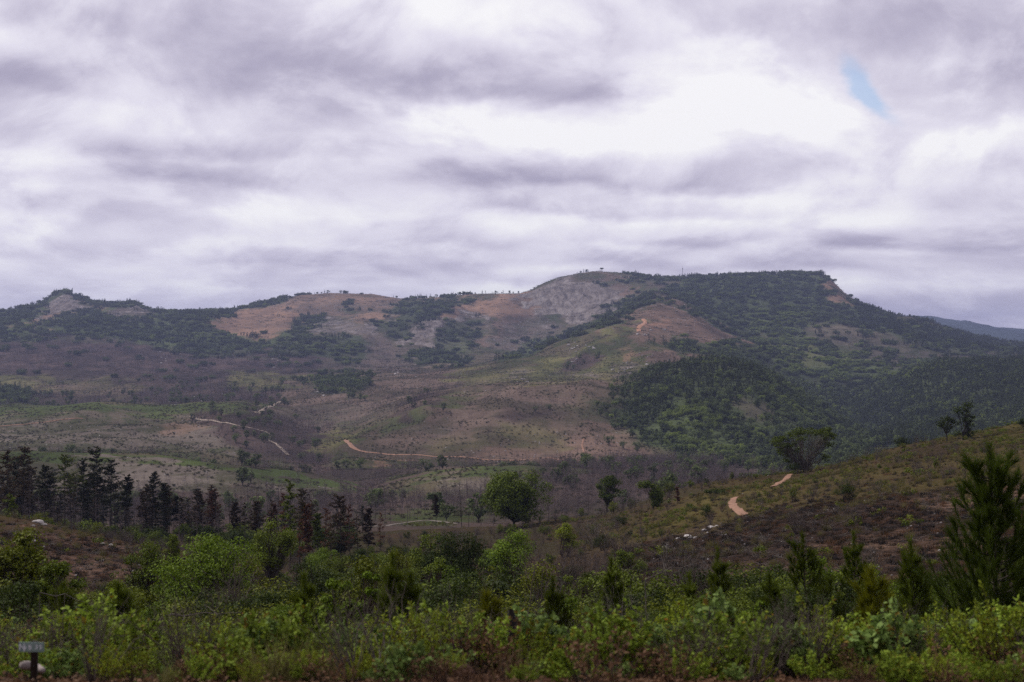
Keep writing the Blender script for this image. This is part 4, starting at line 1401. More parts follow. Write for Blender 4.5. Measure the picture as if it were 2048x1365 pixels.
for i in range(4):
    g_ = Geo(); r_ = np.random.default_rng(430 + i)
    n_ = 60
    b_ = r_.normal(size=(n_, 3)) * np.array([.16, .16, 0])
    g_.needles(b_, r_.normal(size=(n_, 3)) * .55 + np.array([0, 0, 1]), .32 * (.4 + .9 * r_.random(n_)), .03, r_)
    P_stub.append(proto('charred_stubble', g_.mesh('charred_stubble', [(L_dry, M_bark_dark, L_pine_brown, M_bark_dark)[i]])))
p = sample((burn_near * 60 + green_near * 14) * band * (.25 + 1.2 * (1 - patch)), 17000, 60, 430, .6, sr)
scatter('charred_stubble', P_stub, p, jit(len(p), .6, 1.6), None, 13)
p = sample(burn_near * 40.0 * band * (.3 + patch), 15000, 60, 330, .6, sr)
scatter('charred_litter', P_stick, p, jit(len(p), .35, 1.2), None, 9)
p = sample((burn_near * 2.6 + green_near * .5) * band, 500, 60, 430, .4, sr)
scatter('strewn_stones', P_stone, p + np.array([0, 0, .02]), jit(len(p), .06, .2), None, 10, .3)

# ---- undergrowth filling the gully in front of the right hill
P_under = []
for i, (lm, sc_) in enumerate(((L_mid, 1), (L_dark, 1), (L_olive, 1), (L_dark, 1), (L_mid, 1))):
    P_under.append(proto('undergrowth', two_mat_mesh('undergrowth', *broadleaf('ug', 2.2 + .3 * i, 2.6, 480 + i, .05, 18, 150, .12, 3, lm, M_twig_brown, clump=.22))))
for i in range(3):
    P_under.append(proto('bare_undergrowth', bare_shrub(2.4, 2.2, 490 + i, 16, .008, 4).mesh('bare_undergrowth', [M_twig_dry])))
gully = (1 - np.clip(green_near + burn_near * 1.2, 0, 1)) * (GY > 36) * (GY < 330)
p = sample(gully * 6.0, 5200, 36, 330, 3, sr)
farg = sr.random(len(p)) < sst(p[:, 1] + 30 * fbm(p[:, 0] / 14, p[:, 1] / 14, 3, 71), 95, 165) * .85
pk_ = np.where(farg, sr.integers(5, 8, len(p)), sr.integers(0, 8, len(p)))
scatter('gully_undergrowth', P_under, p, jit(len(p), .4, 1.0), pk_, 12)

# ---- thicket along the roadside, close to the viewer
FG = []
for i in range(3):
    FG.append(leafy_shrub('fg', .52, .8, 500 + i, L_fg1, 28, .042, 48))
for i in range(3):
    FG.append(leafy_shrub('fg', .46, .8, 510 + i, L_fg2, 26, .052, 34, .8))
for i in range(3):
    FG.append(leafy_shrub('fg', .66, .7, 520 + i, L_fg3, 28, .034, 50, .45))
for i in range(2):
    FG.append(leafy_shrub('fg', .5, .7, 530 + i, L_dry, 30, .04, 12, .6, M_twig_brown))
P_fg = [proto('thicket_plant', two_mat_mesh('thicket_plant', *t)) for t in FG]
fgm = (GY > 10.9) & (GY < 46)
edge = sst(GY + 1.7 * fbm(GX / 1.1, GY / 1.4, 3, 55), 11.0, 12.0)
tx = fbm(GX / 2.6, GY / 3.5, 3, 60)
allf = np.abs(GPX - 1024) < 1500
nosign = 1.0 - ((GPX > -40) & (GPX < 140) & (GY < 13.9))
for nm, mask, dens, ids, sd in (('thicket_green', sst(tx, -.5, .1), 300, [0, 1, 2, 6, 7, 8], 20), ('thicket_bluegreen', sst(-tx, -.2, .4), 120, [3, 4, 5, 0], 21),
                                ('thicket_dry', sst(fbm(GX / 1.8, GY / 2, 3, 63), -.3, .3), 210, [9, 10], 22)):
    p = sample(fgm * allf * nosign * mask * edge * dens * np.clip(24 / GY, .45, 1.0), 3800, 10.9, 46, 3, sr, False)
    print(nm, len(p))
    near_s = sst(p[:, 1], 11.0, 14.5)
    scatter(nm, [P_fg[k] for k in ids], p, jit(len(p), .5, 1.1) * (.55 + .45 * near_s) * (.95 + 1.0 * np.clip(fbm(p[:, 0] / 1.5, p[:, 1] / 2.0, 3, 66), -.6, .9)), None, sd, .15)

p = sample(fgm * allf * nosign * 150.0 * sst(fbm(GX / 1.5, GY / 2, 3, 67), -.1, .5), 1500, 12.2, 46, 3, sr, False)
scatter('thicket_grass', P_tuss, p, jit(len(p), .5, 1.1), None, 24)
p = sample(fgm * allf * nosign * 60.0, 420, 12.4, 46, 3, sr, False)
scatter('thicket_twigs', [P_under[5], P_under[6], P_under[7]], p, jit(len(p), .22, .45), None, 25, .25)

# red soil clods and litter on the verge
M_clod = solid_mat('red_clod', (.11, .056, .038), (.06, .034, .025), 6, .95, .4)
P_clod = [proto('clod', rock_mesh('clod', M_clod, 540 + i, 2)) for i in range(3)]
p = sample((GY < 14.5) * (GY > 11) * 3000.0, 900, 11, 14.5, 1, sr, False)
scatter('verge_clods', P_clod, p, jit(len(p), .008, .035), None, 23, .4)
P_litter = []
for i in range(3):
    g_ = Geo(); r_ = np.random.default_rng(545 + i)
    g_.leaves(r_.normal(size=(14, 3)) * np.array([.09, .09, .008]) + np.array([0, 0, .015]), r_.normal(size=(14, 3)) * .5 + np.array([0, 0, 1]), .045, .028, r_)
    P_litter.append(proto('leaf_litter', g_.mesh('leaf_litter', [L_dry])))
p = sample((GY < 15.5) * (GY > 10.6) * 2500.0, 1100, 10.6, 15.5, 1, sr, False)
scatter('leaf_litter', P_litter, p, jit(len(p), .7, 1.3), None, 26, .1)


# ------------------------------------------------------------------ single plants
def copy_thing(root, loc, rotz=0.0, scale=None, label=None, group=None):
    c = root.copy(); sc.collection.objects.link(c)
    c.location = loc; c.rotation_euler = (0, 0, rotz)
    if scale is not None:
        c.scale = scale if hasattr(scale, '__len__') else (scale,) * 3
    if label: c['label'] = label
    if group: c['group'] = group
    for ch in root.children:
        d = ch.copy(); sc.collection.objects.link(d); d.parent = c
    return c


def plant(name, meshes, parts, loc, rotz, scale, label, cat, group=None):
    root = bpy.data.objects.new(name, None)
    sc.collection.objects.link(root)
    root.location = loc; root.rotation_euler = (0, 0, rotz)
    root.scale = scale if hasattr(scale, '__len__') else (scale,) * 3
    for nm, me in zip(parts, meshes):
        obj(nm, me, root)
    return tag(root, label, cat, group)


TREE = ('trunk', 'crown')
SHRUB = ('stems', 'foliage')


def place(px, Y):
    x = (px - 1024) * K * Y
    return np.array([x, Y, float(zt(x, Y))])


def fit(px, top, Y, extra=0.0):
    """base point and height for a plant standing at distance Y whose tip lies on a sight line"""
    b = place(px, Y)
    return b, (682 - top) * K * Y - b[2] + extra


# -- landmark broadleaved trees
b, h = fit(1028, 938, 326)
w = 124 * K * 326
plant('broadleaf_tree', broadleaf('big', h, w, 21, .07, 80, 210, .46, 1, L_deep, M_bark, clump=.15, shell=.45, rad=.35), TREE, b, .4, 1,
      'tall dense green tree with a broad rounded crown in the middle of the valley', 'tree')
b, h = fit(1214, 945, 345)
plant('broadleaf_tree', broadleaf('mid', h, 50 * K * 345, 22, .25, 28, 130, .38, 1, L_deep, M_bark, clump=.2), TREE, b, 1.0, 1,
      'slim green tree with a loose oval crown, next right of the big rounded tree', 'tree')
b, h = fit(1306, 964, 285)
w = 52 * K * 285
plant('broadleaf_tree', broadleaf('hook', h, w, 23, .1, 20, 190, .30, 1, L_deep, M_bark, clump=.19,
      lumps=[(-.36, 0, .93), (-.45, .1, .86), (-.2, 0, .97), (-.05, -.1, .88), (-.25, .1, .82), (.1, 0, .75), (.2, .1, .64), (.02, -.1, .62), (.3, 0, .54), (.1, .1, .48),
             (.25, -.1, .42), (-.02, 0, .40), (.28, 0, .32), (.1, -.1, .28), (.16, .1, .2), (.05, 0, .16), (.0, .1, .54), (.2, 0, .12)]), TREE, b, 0, 1,
      'dark green tree with a hooked top leaning left at the foot of the right hill', 'tree')
b, h = fit(1436, 980, 270)
plant('broadleaf_tree', broadleaf('sm', h, 46 * K * 270, 24, .12, 18, 70, .3, 3, L_dark, M_bark, clump=.2), TREE, b, 0, 1,
      'small many-stemmed dark tree beside the bend of the red track', 'tree')
# umbrella tree
b = place(1608, 306)
Hh = (948 - 846) * K * 306; Ww = 116 * K * 306
b[2] = -(953 - 682) * K * 306 if abs(b[2] + (953 - 682) * K * 306) < 1.5 else b[2]
ur = np.random.default_rng(31)
lm = []
for i in range(62):
    u = ur.random() * 1.0 - .5
    v = (ur.random() - .5) * .8
    topz = .90 + .10 * np.clip((u + .5) / .55, 0, 1) - .35 * max(0, -u - .22) ** 1.0 - .4 * v * v
    lm.append((u, v, topz - .05 - .10 * ur.random()))
for i in range(26):
    u = -.5 + .26 * ur.random(); lm.append((u, (ur.random() - .5) * .5, .30 + .45 * ur.random()))
for i in range(18):
    u = .28 + .22 * ur.random(); lm.append((u, (ur.random() - .5) * .5, .35 + .5 * ur.random()))
for i in range(3):
    lm.append((-.2 + .4 * ur.random(), (ur.random() - .5) * .4, .45 + .3 * ur.random()))
plant('umbrella_tree', broadleaf('umb', Hh, Ww, 32, .16, 10, 72, .32, 6, L_deep, M_bark_pale, clump=.066, rad=.16, flat=.55, lumps=lm), TREE, b, 0, 1,
      'wide flat-topped tree with many spreading limbs on the grassy hill by the track', 'tree')
b, h = fit(1589, 928, 302)
plant('broadleaf_tree', broadleaf('sm2', h, 26 * K * 302, 33, .45, 9, 60, .26, 2, L_dark, M_bark_dark, clump=.3), TREE, b, 0, 1,
      'little dark tree tucked under the left edge of the flat-topped tree', 'tree')
b, h = fit(1893, 832, 300)
plant('broadleaf_tree', broadleaf('pair1', h, 40 * K * 300, 34, .45, 16, 60, .30, 1, L_dark, M_bark, clump=.2), TREE, b, 0, 1,
      'thin-stemmed tree with a small open crown, left one of the pair on the hill crest', 'tree')
b, h = fit(1930, 806, 296)
w = 44 * K * 296
plant('broadleaf_tree', broadleaf('pair2', h, w, 35, .1, 20, 80, .30, 2, L_dark, M_bark_dark, clump=.19,
      lumps=[(-.4, 0, .83), (-.3, .1, .76), (-.1, 0, .86), (.05, 0, .95), (.2, .1, .99), (.22, -.1, .9), (-.12, .1, .74), (.1, 0, .78), (.15, .1, .66), (.36, 0, .62), (.0, -.1, .58), (.25, 0, .52),
             (.1, .1, .45), (.3, 0, .40), (.02, 0, .36), (.2, .1, .28), (.3, -.1, .2), (-.3, 0, .2), (-.4, .1, .14), (.1, 0, .18), (.25, .1, .1)]), TREE, b, 0, 1,
      'taller ragged ivy-clad dark tree, right one of the pair on the hill crest', 'tree')
b, h = fit(1798, 928, 262)
plant('leafy_bush', broadleaf('bu1', h, 20 * K * 262, 36, .05, 12, 60, .22, 2, L_dark, M_bark_dark, clump=.3,
      lumps=[(0, 0, .85), (-.3, 0, .75), (.2, .1, .8), (0, -.1, .6), (.15, 0, .5), (.05, .1, .35), (.2, 0, .2), (0, 0, .15), (-.1, .1, .7)]), TREE, b, 0, 1,
      'lone dark upright bush in the open on the burnt grassy hillside', 'bush')
b, h = fit(1930, 914, 250)
plant('leafy_bush', broadleaf('bu2', h + .2, 34 * K * 250, 37, .05, 12, 70, .3, 3, L_bright, M_bark_dark, clump=.24), TREE, b, 0, 1,
      'low bright green spreading bush just below the pair of crest trees', 'bush')
b, h = fit(2046, 836, 300)
plant('broadleaf_tree', broadleaf('edge', h, 22 * K * 300, 38, .3, 10, 60, .28, 1, L_dark, M_bark, clump=.28), TREE, b, 0, 1,
      'small dark tree cut by the right edge of the picture on the hill crest', 'tree')
for px, top, Y, wpx, lab in ((1806, 872, 352, 34, 'round dark shrub half hidden behind the hill crest, left of the bare grey one'),):
    b, h = fit(px, top, Y)
    plant('leafy_bush', broadleaf('bh', max(h, 3.5), wpx * K * Y, 39, .1, 16, 70, .32, 2, L_dark, M_bark_dark, clump=.22), TREE, b, 0, 1, lab, 'bush')
b, h = fit(1834, 862, 350)
tag(obj('bare_shrub', bare_shrub(max(h, 4), 4.0, 40, 18, .006, 4).mesh('bare_shrub', [M_bark]), None, b),
    'bare grey shrub half hidden behind the hill crest, right of the round dark one', 'shrub')
for i, (px, top, Y) in enumerate(((1740, 890, 372), (1765, 880, 365), (1715, 896, 385), (1690, 905, 395), (1778, 884, 360), (1668, 915, 400), (1752, 893, 378), (1728, 900, 380))):
    b, h = fit(px, top, Y)
    g_ = Geo(); dead_tree(g_, max(h, 5), 600 + i, .010, 16, 4, .6, .25, 2, twig=1.2)
    tag(obj('burnt_tree', g_.mesh('burnt_tree', [M_bark_dark if i % 2 else M_deadwood]), None, b), 'thin burnt leafless tree just behind the crest of the right hill', 'tree', 'burnt trees behind the hill crest')

# -- rusty dead pine and leafless trees round the middle of the gully
b, h = fit(1355, 974, 280)
plant('scorched_pine', pine_tall('rust', h, 41, .12, .38, L_pine_rust, M_bark, .8, .45), TREE, b, 0, 1, 'rust-red scorched pine standing between the hooked tree and the track', 'tree')

# -- stand of scorched pines on the left
PINES = [  # px, top, Y, bare share, width share, kind, label
    (14, 902, 300, .30, .34, 'b', 'brown scorched pine nearest the left edge of the picture'),
    (46, 896, 318, .45, .24, 'b', 'tall thin brown pine with a bare top, second from the left edge'),
    (90, 932, 306, .52, .36, 'd', 'dark bushy pine with a round top left of the sparse yellowish one'),
    (130, 910, 312, .55, .34, 's', 'pine with a sparse olive crown in flat layers on a long bare stem'),
    (166, 922, 320, .50, .30, 'd', 'dark narrow pine between the sparse olive one and the tallest one'),
    (196, 895, 306, .50, .24, 'd', 'tallest dark pine of the stand on the left'),
    (222, 922, 310, .46, .32, 'd', 'dark thick-crowned pine touching the tallest one on its right'),
    (250, 952, 318, .55, .22, 'd', 'thin pine with a small crown right of the thick-crowned one'),
    (304, 943, 330, .45, .26, 'd', 'dark pine with a pointed top standing a little apart'),
    (286, 985, 325, .5, .2, 'b', 'low brown pine left of the pointed dark one'),
    (330, 972, 330, .5, .24, 'b', 'brown pine leaning on the right of the pointed dark one'),
    (352, 995, 335, .5, .26, 'd', 'short dark pine at the right end of the black stand'),
    (400, 984, 322, .30, .36, 'b', 'bushy olive-brown pine left of its rusty twin'),
    (425, 980, 326, .32, .34, 'r', 'bushy rusty-topped pine right of its olive-brown twin'),
    (470, 1006, 310, .35, .30, 'b', 'faded brown pine in the gap right of the bushy pair'),
    (512, 1004, 300, .35, .30, 'b', 'brown thin-topped pine left of the tall split-crowned one'),
    (548, 1008, 330, .4, .24, 'r', 'small rusty pine top behind the tall split-crowned one'),
    (581, 960, 236, .32, .22, 's', 'tall thin pine with a split olive-brown crown rising over the green bushes'),
    (612, 1008, 230, .30, .22, 'r', 'slender red-brown pine right of the tall split-crowned one'),
    (636, 1030, 225, .25, .30, 's', 'dark olive pine low beside the slender red-brown one'),
    (682, 992, 262, .16, .46, 'b', 'broad dark brown pine standing apart near the middle'),
    (737, 1018, 275, .2, .34, 'b', 'dull brown pine right of the broad dark brown one'),
    (24, 990, 215, .10, .6, 's', 'low ragged pine on top of the burnt mound at the left edge'),
    (872, 990, 395, .35, .22, 'b', 'thin brown pine left of the big rounded valley tree'),
]
for i, (px, top, Y, bare, wd, kd, lab) in enumerate(PINES):
    b, h = fit(px, top, Y)
    lm_ = dict(b=L_pine_brown, d=L_pine_dark, s=L_olive if False else L_pine, r=L_pine_rust)[kd]
    plant('pine_tree', pine_tall('pine', h, 700 + i, bare, wd * 1.2, lm_, M_bark_dark if kd in 'db' else M_bark, 1.2 if kd == 's' else 1.9, .62), TREE, b, sr.random() * 6, 1, lab, 'tree',
          'scorched pines of the stand on the left')
# charred stems filling the stand: copies of four
SEED_B = []
for i in range(5):
    g_ = Geo(); dead_tree(g_, 10, 740 + i, .0085, 18, 4, .35, .16, 2, twig=1.2)
    SEED_B.append(g_.mesh('burnt_tree', [M_bark_dark if i < 3 else M_deadwood]))
nb_ = 0
br = np.random.default_rng(77)
for k in range(170):
    px = br.random() * 640 - 10; Y = 296 + br.random() * 95
    b = place(px, Y)
    s = .62 + .8 * br.random()
    o = obj('burnt_tree', SEED_B[int(br.integers(0, 5))], None, b, br.random() * 6.28, s)
    tag(o, 'charred leafless stem among the scorched pines on the left', 'tree', 'charred stems in the left pine stand')
PBK = [pine_tall('pine', 18, 750 + i, .28, .30, (L_pine_dark, L_pine_brown, L_pine_dark, L_pine_brown)[i], M_bark_dark, 1.8, .66) for i in range(4)]
for k in range(84):
    px = br.random() ** 1.15 * 790 - 30; Y = 318 + br.random() * 90
    top = 935 + 75 * min(1, max(0, px / 420)) + 22 * br.normal() + 20 * abs(br.normal())
    b, h = fit(px, top, Y)
    i_ = int(br.integers(0, 4))
    plant('pine_tree', PBK[i_], TREE, b, br.random() * 6.28, (h / 18 * 1.15, h / 18 * 1.15, h / 18), ('dark pine deep in the left stand behind its front row', 'scorched brown pine deep in the left stand behind its front row')[i_ % 2], 'tree',
          ('dark pines deep in the left stand', 'brown pines deep in the left stand')[i_ % 2])
for k in range(110):
    Y = 400 + 300 * br.random() ** 1.2
    px = 250 + br.random() * 1230
    b = place(px, Y)
    ii = int(np.searchsorted(YG, Y)); jj = int(np.argmin(abs(UC - px)))
    if SLACK[min(ii, NYR - 1), jj] > 6:
        continue
    o = obj('burnt_tree', SEED_B[int(br.integers(0, 5))], None, b, br.random() * 6.28, .7 + .6 * br.random())
    tag(o, 'thin burnt leafless tree standing on the valley floor', 'tree', 'burnt trees on the valley floor')
THIN = [pine_tall('pine', 18, 780 + i, (.45, .3, .55, .4)[i], .20, (L_pine_brown, L_pine_rust, L_pine_olive, L_pine_rust)[i], M_bark, .9, .55) for i in range(4)]
for k, (px, top, Y) in enumerate(((540, 1000, 225), (566, 985, 250), (598, 985, 215), (600, 1040, 190), (624, 1000, 240), (650, 1015, 205), (662, 1050, 190), (700, 1010, 235), (716, 1030, 215), (760, 1025, 260), (490, 1010, 240))):
    b, h = fit(px, top, Y)
    plant('pine_tree', THIN[k % 4], TREE, b, k * 1.3, h / 18, ('slender scorched brown pine', 'slender rust-red pine', 'slender olive-brown pine', 'slender rust-red pine')[k % 4] + ' behind the gully bushes left of centre', 'tree',
          ('slender brown pines behind the gully', 'slender rusty pines behind the gully', 'slender olive pines behind the gully', 'slender rusty pines behind the gully')[k % 4])
# dark understorey shrubs among the pines
US = [broadleaf('us', 3.6, 4.2, 760 + i, .05, 18, 60, .34, 3, (L_dark, L_mid)[i % 2], M_bark_dark, clump=.22) for i in range(4)]
US_src = None
for k in range(84):
    px = br.random() * 740 - 20; Y = 262 + br.random() * 80 if px > 330 else 285 + br.random() * 60
    b = place(px, Y)
    plant('leafy_bush', US[k % 4], TREE, b, br.random() * 6.28, .6 + .7 * br.random(), 'dark leafy bush in the shade under the scorched pines', 'bush', 'bushes under the left pine stand')

# -- green trees and bushes in the near gully
GULLY = [  # px, top, width px, Y, leaf material, leaf size, kind, label
    (40, 1052, 150, 62, L_olive, .20, 'tree', 'big leafy green tree filling the left edge below the burnt mound'),
    (112, 1105, 110, 52, L_mid, .17, 'tree', 'leafy green tree leaning right, beside the one at the left edge'),
    (412, 1064, 215, 84, L_bright, .21, 'tree', 'widest bright green tree, round-topped, below the pine stand'),
    (300, 1066, 110, 90, L_mid, .20, 'tree', 'narrower green tree left of the wide round-topped one'),
    (238, 1150, 110, 60, L_lime, .16, 'bush', 'yellowish green bush at the foot of the burnt mound'),
    (346, 1062, 34, 130, L_mid, .2, 'tree', 'small green treetop peeping over the white rocks of the mound'),
    (545, 1025, 90, 150, L_mid, .25, 'tree', 'light green loose tree left of the tall split-crowned pine'),
    (505, 1085, 90, 100, L_olive, .2, 'bush', 'olive bush between the wide green tree and the pines'),
    (712, 1094, 165, 66, L_olive, .19, 'tree', 'round olive-green tree left of the plumed young pine'),
    (1020, 1056, 105, 140, L_bright, .26, 'tree', 'bright dome-shaped tree at the foot of the big rounded valley tree'),
    (915, 1062, 130, 130, L_dark, .26, 'tree', 'dark spreading tree left of the bright dome-shaped one'),
    (858, 1062, 80, 150, L_mid, .26, 'bush', 'mid green bush left of the dark spreading tree'),
    (985, 1112, 60, 88, L_olive, .2, 'bush', 'rounded olive bush in front of the dark spreading tree'),
    (1085, 1122, 150, 78, L_olive, .2, 'tree', 'flat-topped olive tree over pale bare stems in the gully'),
    (895, 1136, 150, 60, L_dark, .17, 'tree', 'almost black thick tree in the middle of the gully'),
    (872, 1100, 70, 92, L_mid, .2, 'bush', 'mid green bush above the almost black tree'),
    (1130, 1045, 50, 200, L_lime, .26, 'bush', 'lime green thin bush right of the big rounded valley tree'),
    (1255, 1090, 70, 120, L_mid, .2, 'bush', 'green rounded bush on the brown foot of the right hill'),
    (1148, 1122, 80, 80, L_mid, .18, 'bush', 'leafy bush joined to the right of the flat-topped olive tree'),
    (1130, 1166, 90, 46, L_bright, .13, 'bush', 'bright feathery bush in front of the flat-topped olive tree'),
    (1640, 1090, 100, 62, L_bright, .15, 'bush', 'bright green bush behind the pair of young pines right of centre'),
    (1515, 1130, 70, 64, L_mid, .15, 'bush', 'dense green bush left of the young pines right of centre'),
    (30, 1150, 120, 40, L_dark, .12, 'bush', 'dark bush low at the left edge in front of the leafy trees'),
    (160, 1205, 80, 30, L_dark, .09, 'bush', 'black-green bush standing in the left thicket above the sign'),
    (672, 1142, 85, 31, L_bright, .15, 'bush', 'glossy bright bush with large drooping leaves, left of its taller twin'),
    (742, 1126, 56, 33, L_bright, .15, 'bush', 'taller glossy bush with large drooping leaves, beside its twin'),
    (790, 1080, 80, 110, L_olive, .2, 'bush', 'olive bush behind the plumed young pine'),
    (620, 1105, 80, 95, L_dark, .2, 'bush', 'dark bush at the foot of the slender red-brown pine'),
    (1210, 1150, 80, 70, L_dark, .15, 'bush', 'dark bush left of the bare grey tree'),
    (960, 1155, 90, 52, L_mid, .14, 'bush', 'mid green bush right of the almost black tree'),
    (1750, 1215, 50, 26, L_lime, .08, 'bush', 'lime bush beside the yellow young pine'),
    (1420, 1196, 80, 27, L_bright, .10, 'bush', 'bright green bush in the right thicket below the bare grey tree'),
    (1510, 1180, 60, 29, L_bright, .10, 'bush', 'tall bright bush right of its twin below the bare grey tree'),
    (1350, 1215, 90, 24, L_bright, .09, 'bush', 'vivid green low bush left in the right thicket'),
    (1620, 1250, 120, 19.5, L_lime, .07, 'bush', 'pale lime cushion bush low in the right thicket'),
    (1880, 1255, 110, 18.5, L_lime, .065, 'bush', 'lime cushion bush below the big young pine'),
    (1690, 1290, 130, 16.5, L_lime, .055, 'bush', 'yellow-green cushion bush nearest the verge on the right'),
]
for i, (px, top, wpx, Y, lm_, ls, kd, lab) in enumerate(GULLY):
    b, h = fit(px, top, Y)
    h = max(h, .5)
    w = wpx * K * Y
    hh = max(h, w * .5)
    nC = 34 if kd == 'tree' else 26
    ls *= .74
    plant('broadleaf_tree' if kd == 'tree' else 'leafy_bush', broadleaf('gt', h, w, 800 + i, .12 if kd == 'tree' else .04, nC, int(np.clip(150 * (w / ls / 20) ** 1.4, 100, 520)), ls,
          2 if kd == 'tree' else 4, lm_, M_bark if kd == 'tree' else M_twig_brown, clump=.19, shell=.4), TREE, b, i * .7, 1, lab, kd)

# -- trees and bushes crowding the gully between the ones above
FILL = [broadleaf('gf', 5, 4.6 + .5 * (i % 3), 1000 + i, .08, 36, 300, .145, 2, (L_mid, L_dark, L_olive, L_mid, L_dark, L_bright)[i], M_bark, clump=.19, shell=.4) for i in range(6)]
FBARE = [bare_shrub(5, 4.2, 1010 + i, 30, .0065, 6).mesh('bare_shrub', [(M_twig_dry, M_twig_brown)[i % 2]]) for i in range(3)]
FLAB = [('leafy mid green tree crowded among the others in the gully', 'mid green trees crowding the gully'), ('dark green tree crowded among the others in the gully', 'dark green trees crowding the gully'),
        ('olive green tree crowded among the others in the gully', 'olive trees crowding the gully')]
fl = np.random.default_rng(404)
nf_ = 0
while nf_ < 138:
    if nf_ < 88:
        px = 330 + 960 * fl.random(); Y = 44 + 170 * fl.random() ** 1.2
        top = 1206 - 112 * ((Y - 44) / 170) ** .75 + 18 * fl.normal()
        bare_p = .12 if px < 1040 else .55
        if (px < 420 and top < 1130) or (470 < px < 640 and top < 1150) or (px > 1120 and top < 1120):
            continue
    else:
        px = 1240 + 760 * fl.random(); Y = 27 + 40 * fl.random()
        top = 1232 - 85 * ((Y - 27) / 40) ** .8 + 16 * fl.normal()
        bare_p = .18
    b, h = fit(px, top, Y)
    if h < 1.2 or h > 9.5:
        continue
    nf_ += 1
    s_ = h / 5
    if fl.random() < bare_p:
        o = obj('bare_shrub', FBARE[int(fl.integers(0, 3))], None, b, fl.random() * 6.28, s_)
        tag(o, 'brown leafless shrub crowded among green ones in the gully', 'shrub', 'leafless shrubs crowding the gully')
    else:
        i_ = int(fl.integers(0, 6)); i_ = 3 if i_ == 5 and fl.random() < .5 else i_
        l_ = FLAB[(0, 1, 2, 0, 1, 0)[i_]] if i_ != 5 else ('bright green tree crowded among the others in the gully', 'bright green trees crowding the gully')
        plant('broadleaf_tree', FILL[i_], TREE, b, fl.random() * 6.28, (s_ * 1.1, s_ * 1.1, s_), l_[0], 'tree', l_[1])

# -- leafless grey bushes
BARE = [(1345, 1058, 130, 66, 'spreading bare grey tree with pale forked branches in front of the burnt slope'),
        (1592, 1008, 60, 150, 'upright bare grey bush on the burnt slope, left of the other bare one'),
        (1703, 1006, 70, 150, 'upright bare grey bush on the burnt slope, right of the other bare one'),
        (1190, 1020, 120, 210, 'wide brown leafless bush at the foot of the grassy hill'),
        (1245, 1050, 90, 160, 'brown leafless bush beside the green rounded bush on the hill foot'),
        (1165, 1075, 120, 130, 'purplish leafless bush behind the flat-topped olive tree'),
        (1740, 1080, 60, 90, 'forked bare pale tree behind the yellow young pine'),
        (1080, 1150, 70, 60, 'pale bare stems under the flat-topped olive tree'),
        (470, 1130, 90, 60, 'brown bare thicket at the right foot of the wide green tree'),
        (1235, 1180, 120, 30, 'tangled heap of grey dead branches above the thicket')]
for i, (px, top, wpx, Y, lab) in enumerate(BARE):
    b, h = fit(px, top, Y)
    tag(obj('bare_shrub', bare_shrub(h, wpx * K * Y, 860 + i, 34, .0065, 6).mesh('bare_shrub', [M_twig_dry if i % 3 else M_bark_pale]), None, b, i), lab, 'shrub')

# -- young pines
L_pine_deep = leaf_mat('needle_deep_green', (.050, .078, .010), (.098, .130, .018), .22)
SAP = [(1985, 893, 28, 250, 'k', 'biggest young pine, full and dark green, at the right edge'),
       (2046, 1060, 30, 120, 'p', 'young pine cut by the right edge beside the biggest one'),
       (1745, 1142, 26, 105, 'y', 'yellow-green young pine with a feathery top'),
       (1610, 1068, 42, 120, 'p', 'young pine with twin leaders right of the dense green bush'),
       (1708, 1066, 46, 90, 'p', 'slim young pine behind the yellow-green one'),
       (1825, 1084, 34, 95, 'p', 'young pine with a long thin leader left of the biggest one'),
       (1440, 1100, 46, 90, 'p', 'soft young pine right of the bare grey tree'),
       (1540, 1150, 38, 80, 'p', 'low young pine right of the soft one'),
       (1380, 1150, 40, 60, 'p', 'small young pine in front of the bare grey tree'),
       (1228, 1118, 40, 80, 'p', 'young pine left of the bare grey tree'),
       (1108, 1160, 36, 50, 'p', 'narrow young pine in front of the feathery bush'),
       (788, 1112, 32, 90, 'p', 'plumed light young pine with several leaders left of the almost black tree'),
       (826, 1150, 32, 40, 'p', 'narrow young pine against the almost black tree'),
       (975, 1190, 27, 60, 'y', 'yellowish small young pine in the middle thicket'),
       (610, 1150, 34, 50, 'p', 'thin young pine left of the glossy bright bush'),
       (240, 1170, 34, 80, 'p', 'wispy young pine in front of the yellowish green bush'),
       (130, 1170, 36, 70, 'p', 'wispy young pine over the left thicket'),
       (1660, 1160, 36, 90, 'p', 'bushy young pine left of the yellow-green one')]
for i, (px, top, Y, wpx, kd, lab) in enumerate(SAP):
    b, h = fit(px, top, Y)
    w = max(wpx, 80) * K * Y
    plant('young_pine', pine_sapling('sp', h, w, 900 + i, dict(p=L_pine, y=L_pine_y, k=L_pine_deep)[kd], int(26 + 11 * h) if i else 120, 120 if i else 250, .24 if Y > 25 else .2, (.012 if i else .007) + .0002 * Y), TREE, b, i, 1, lab, 'tree')

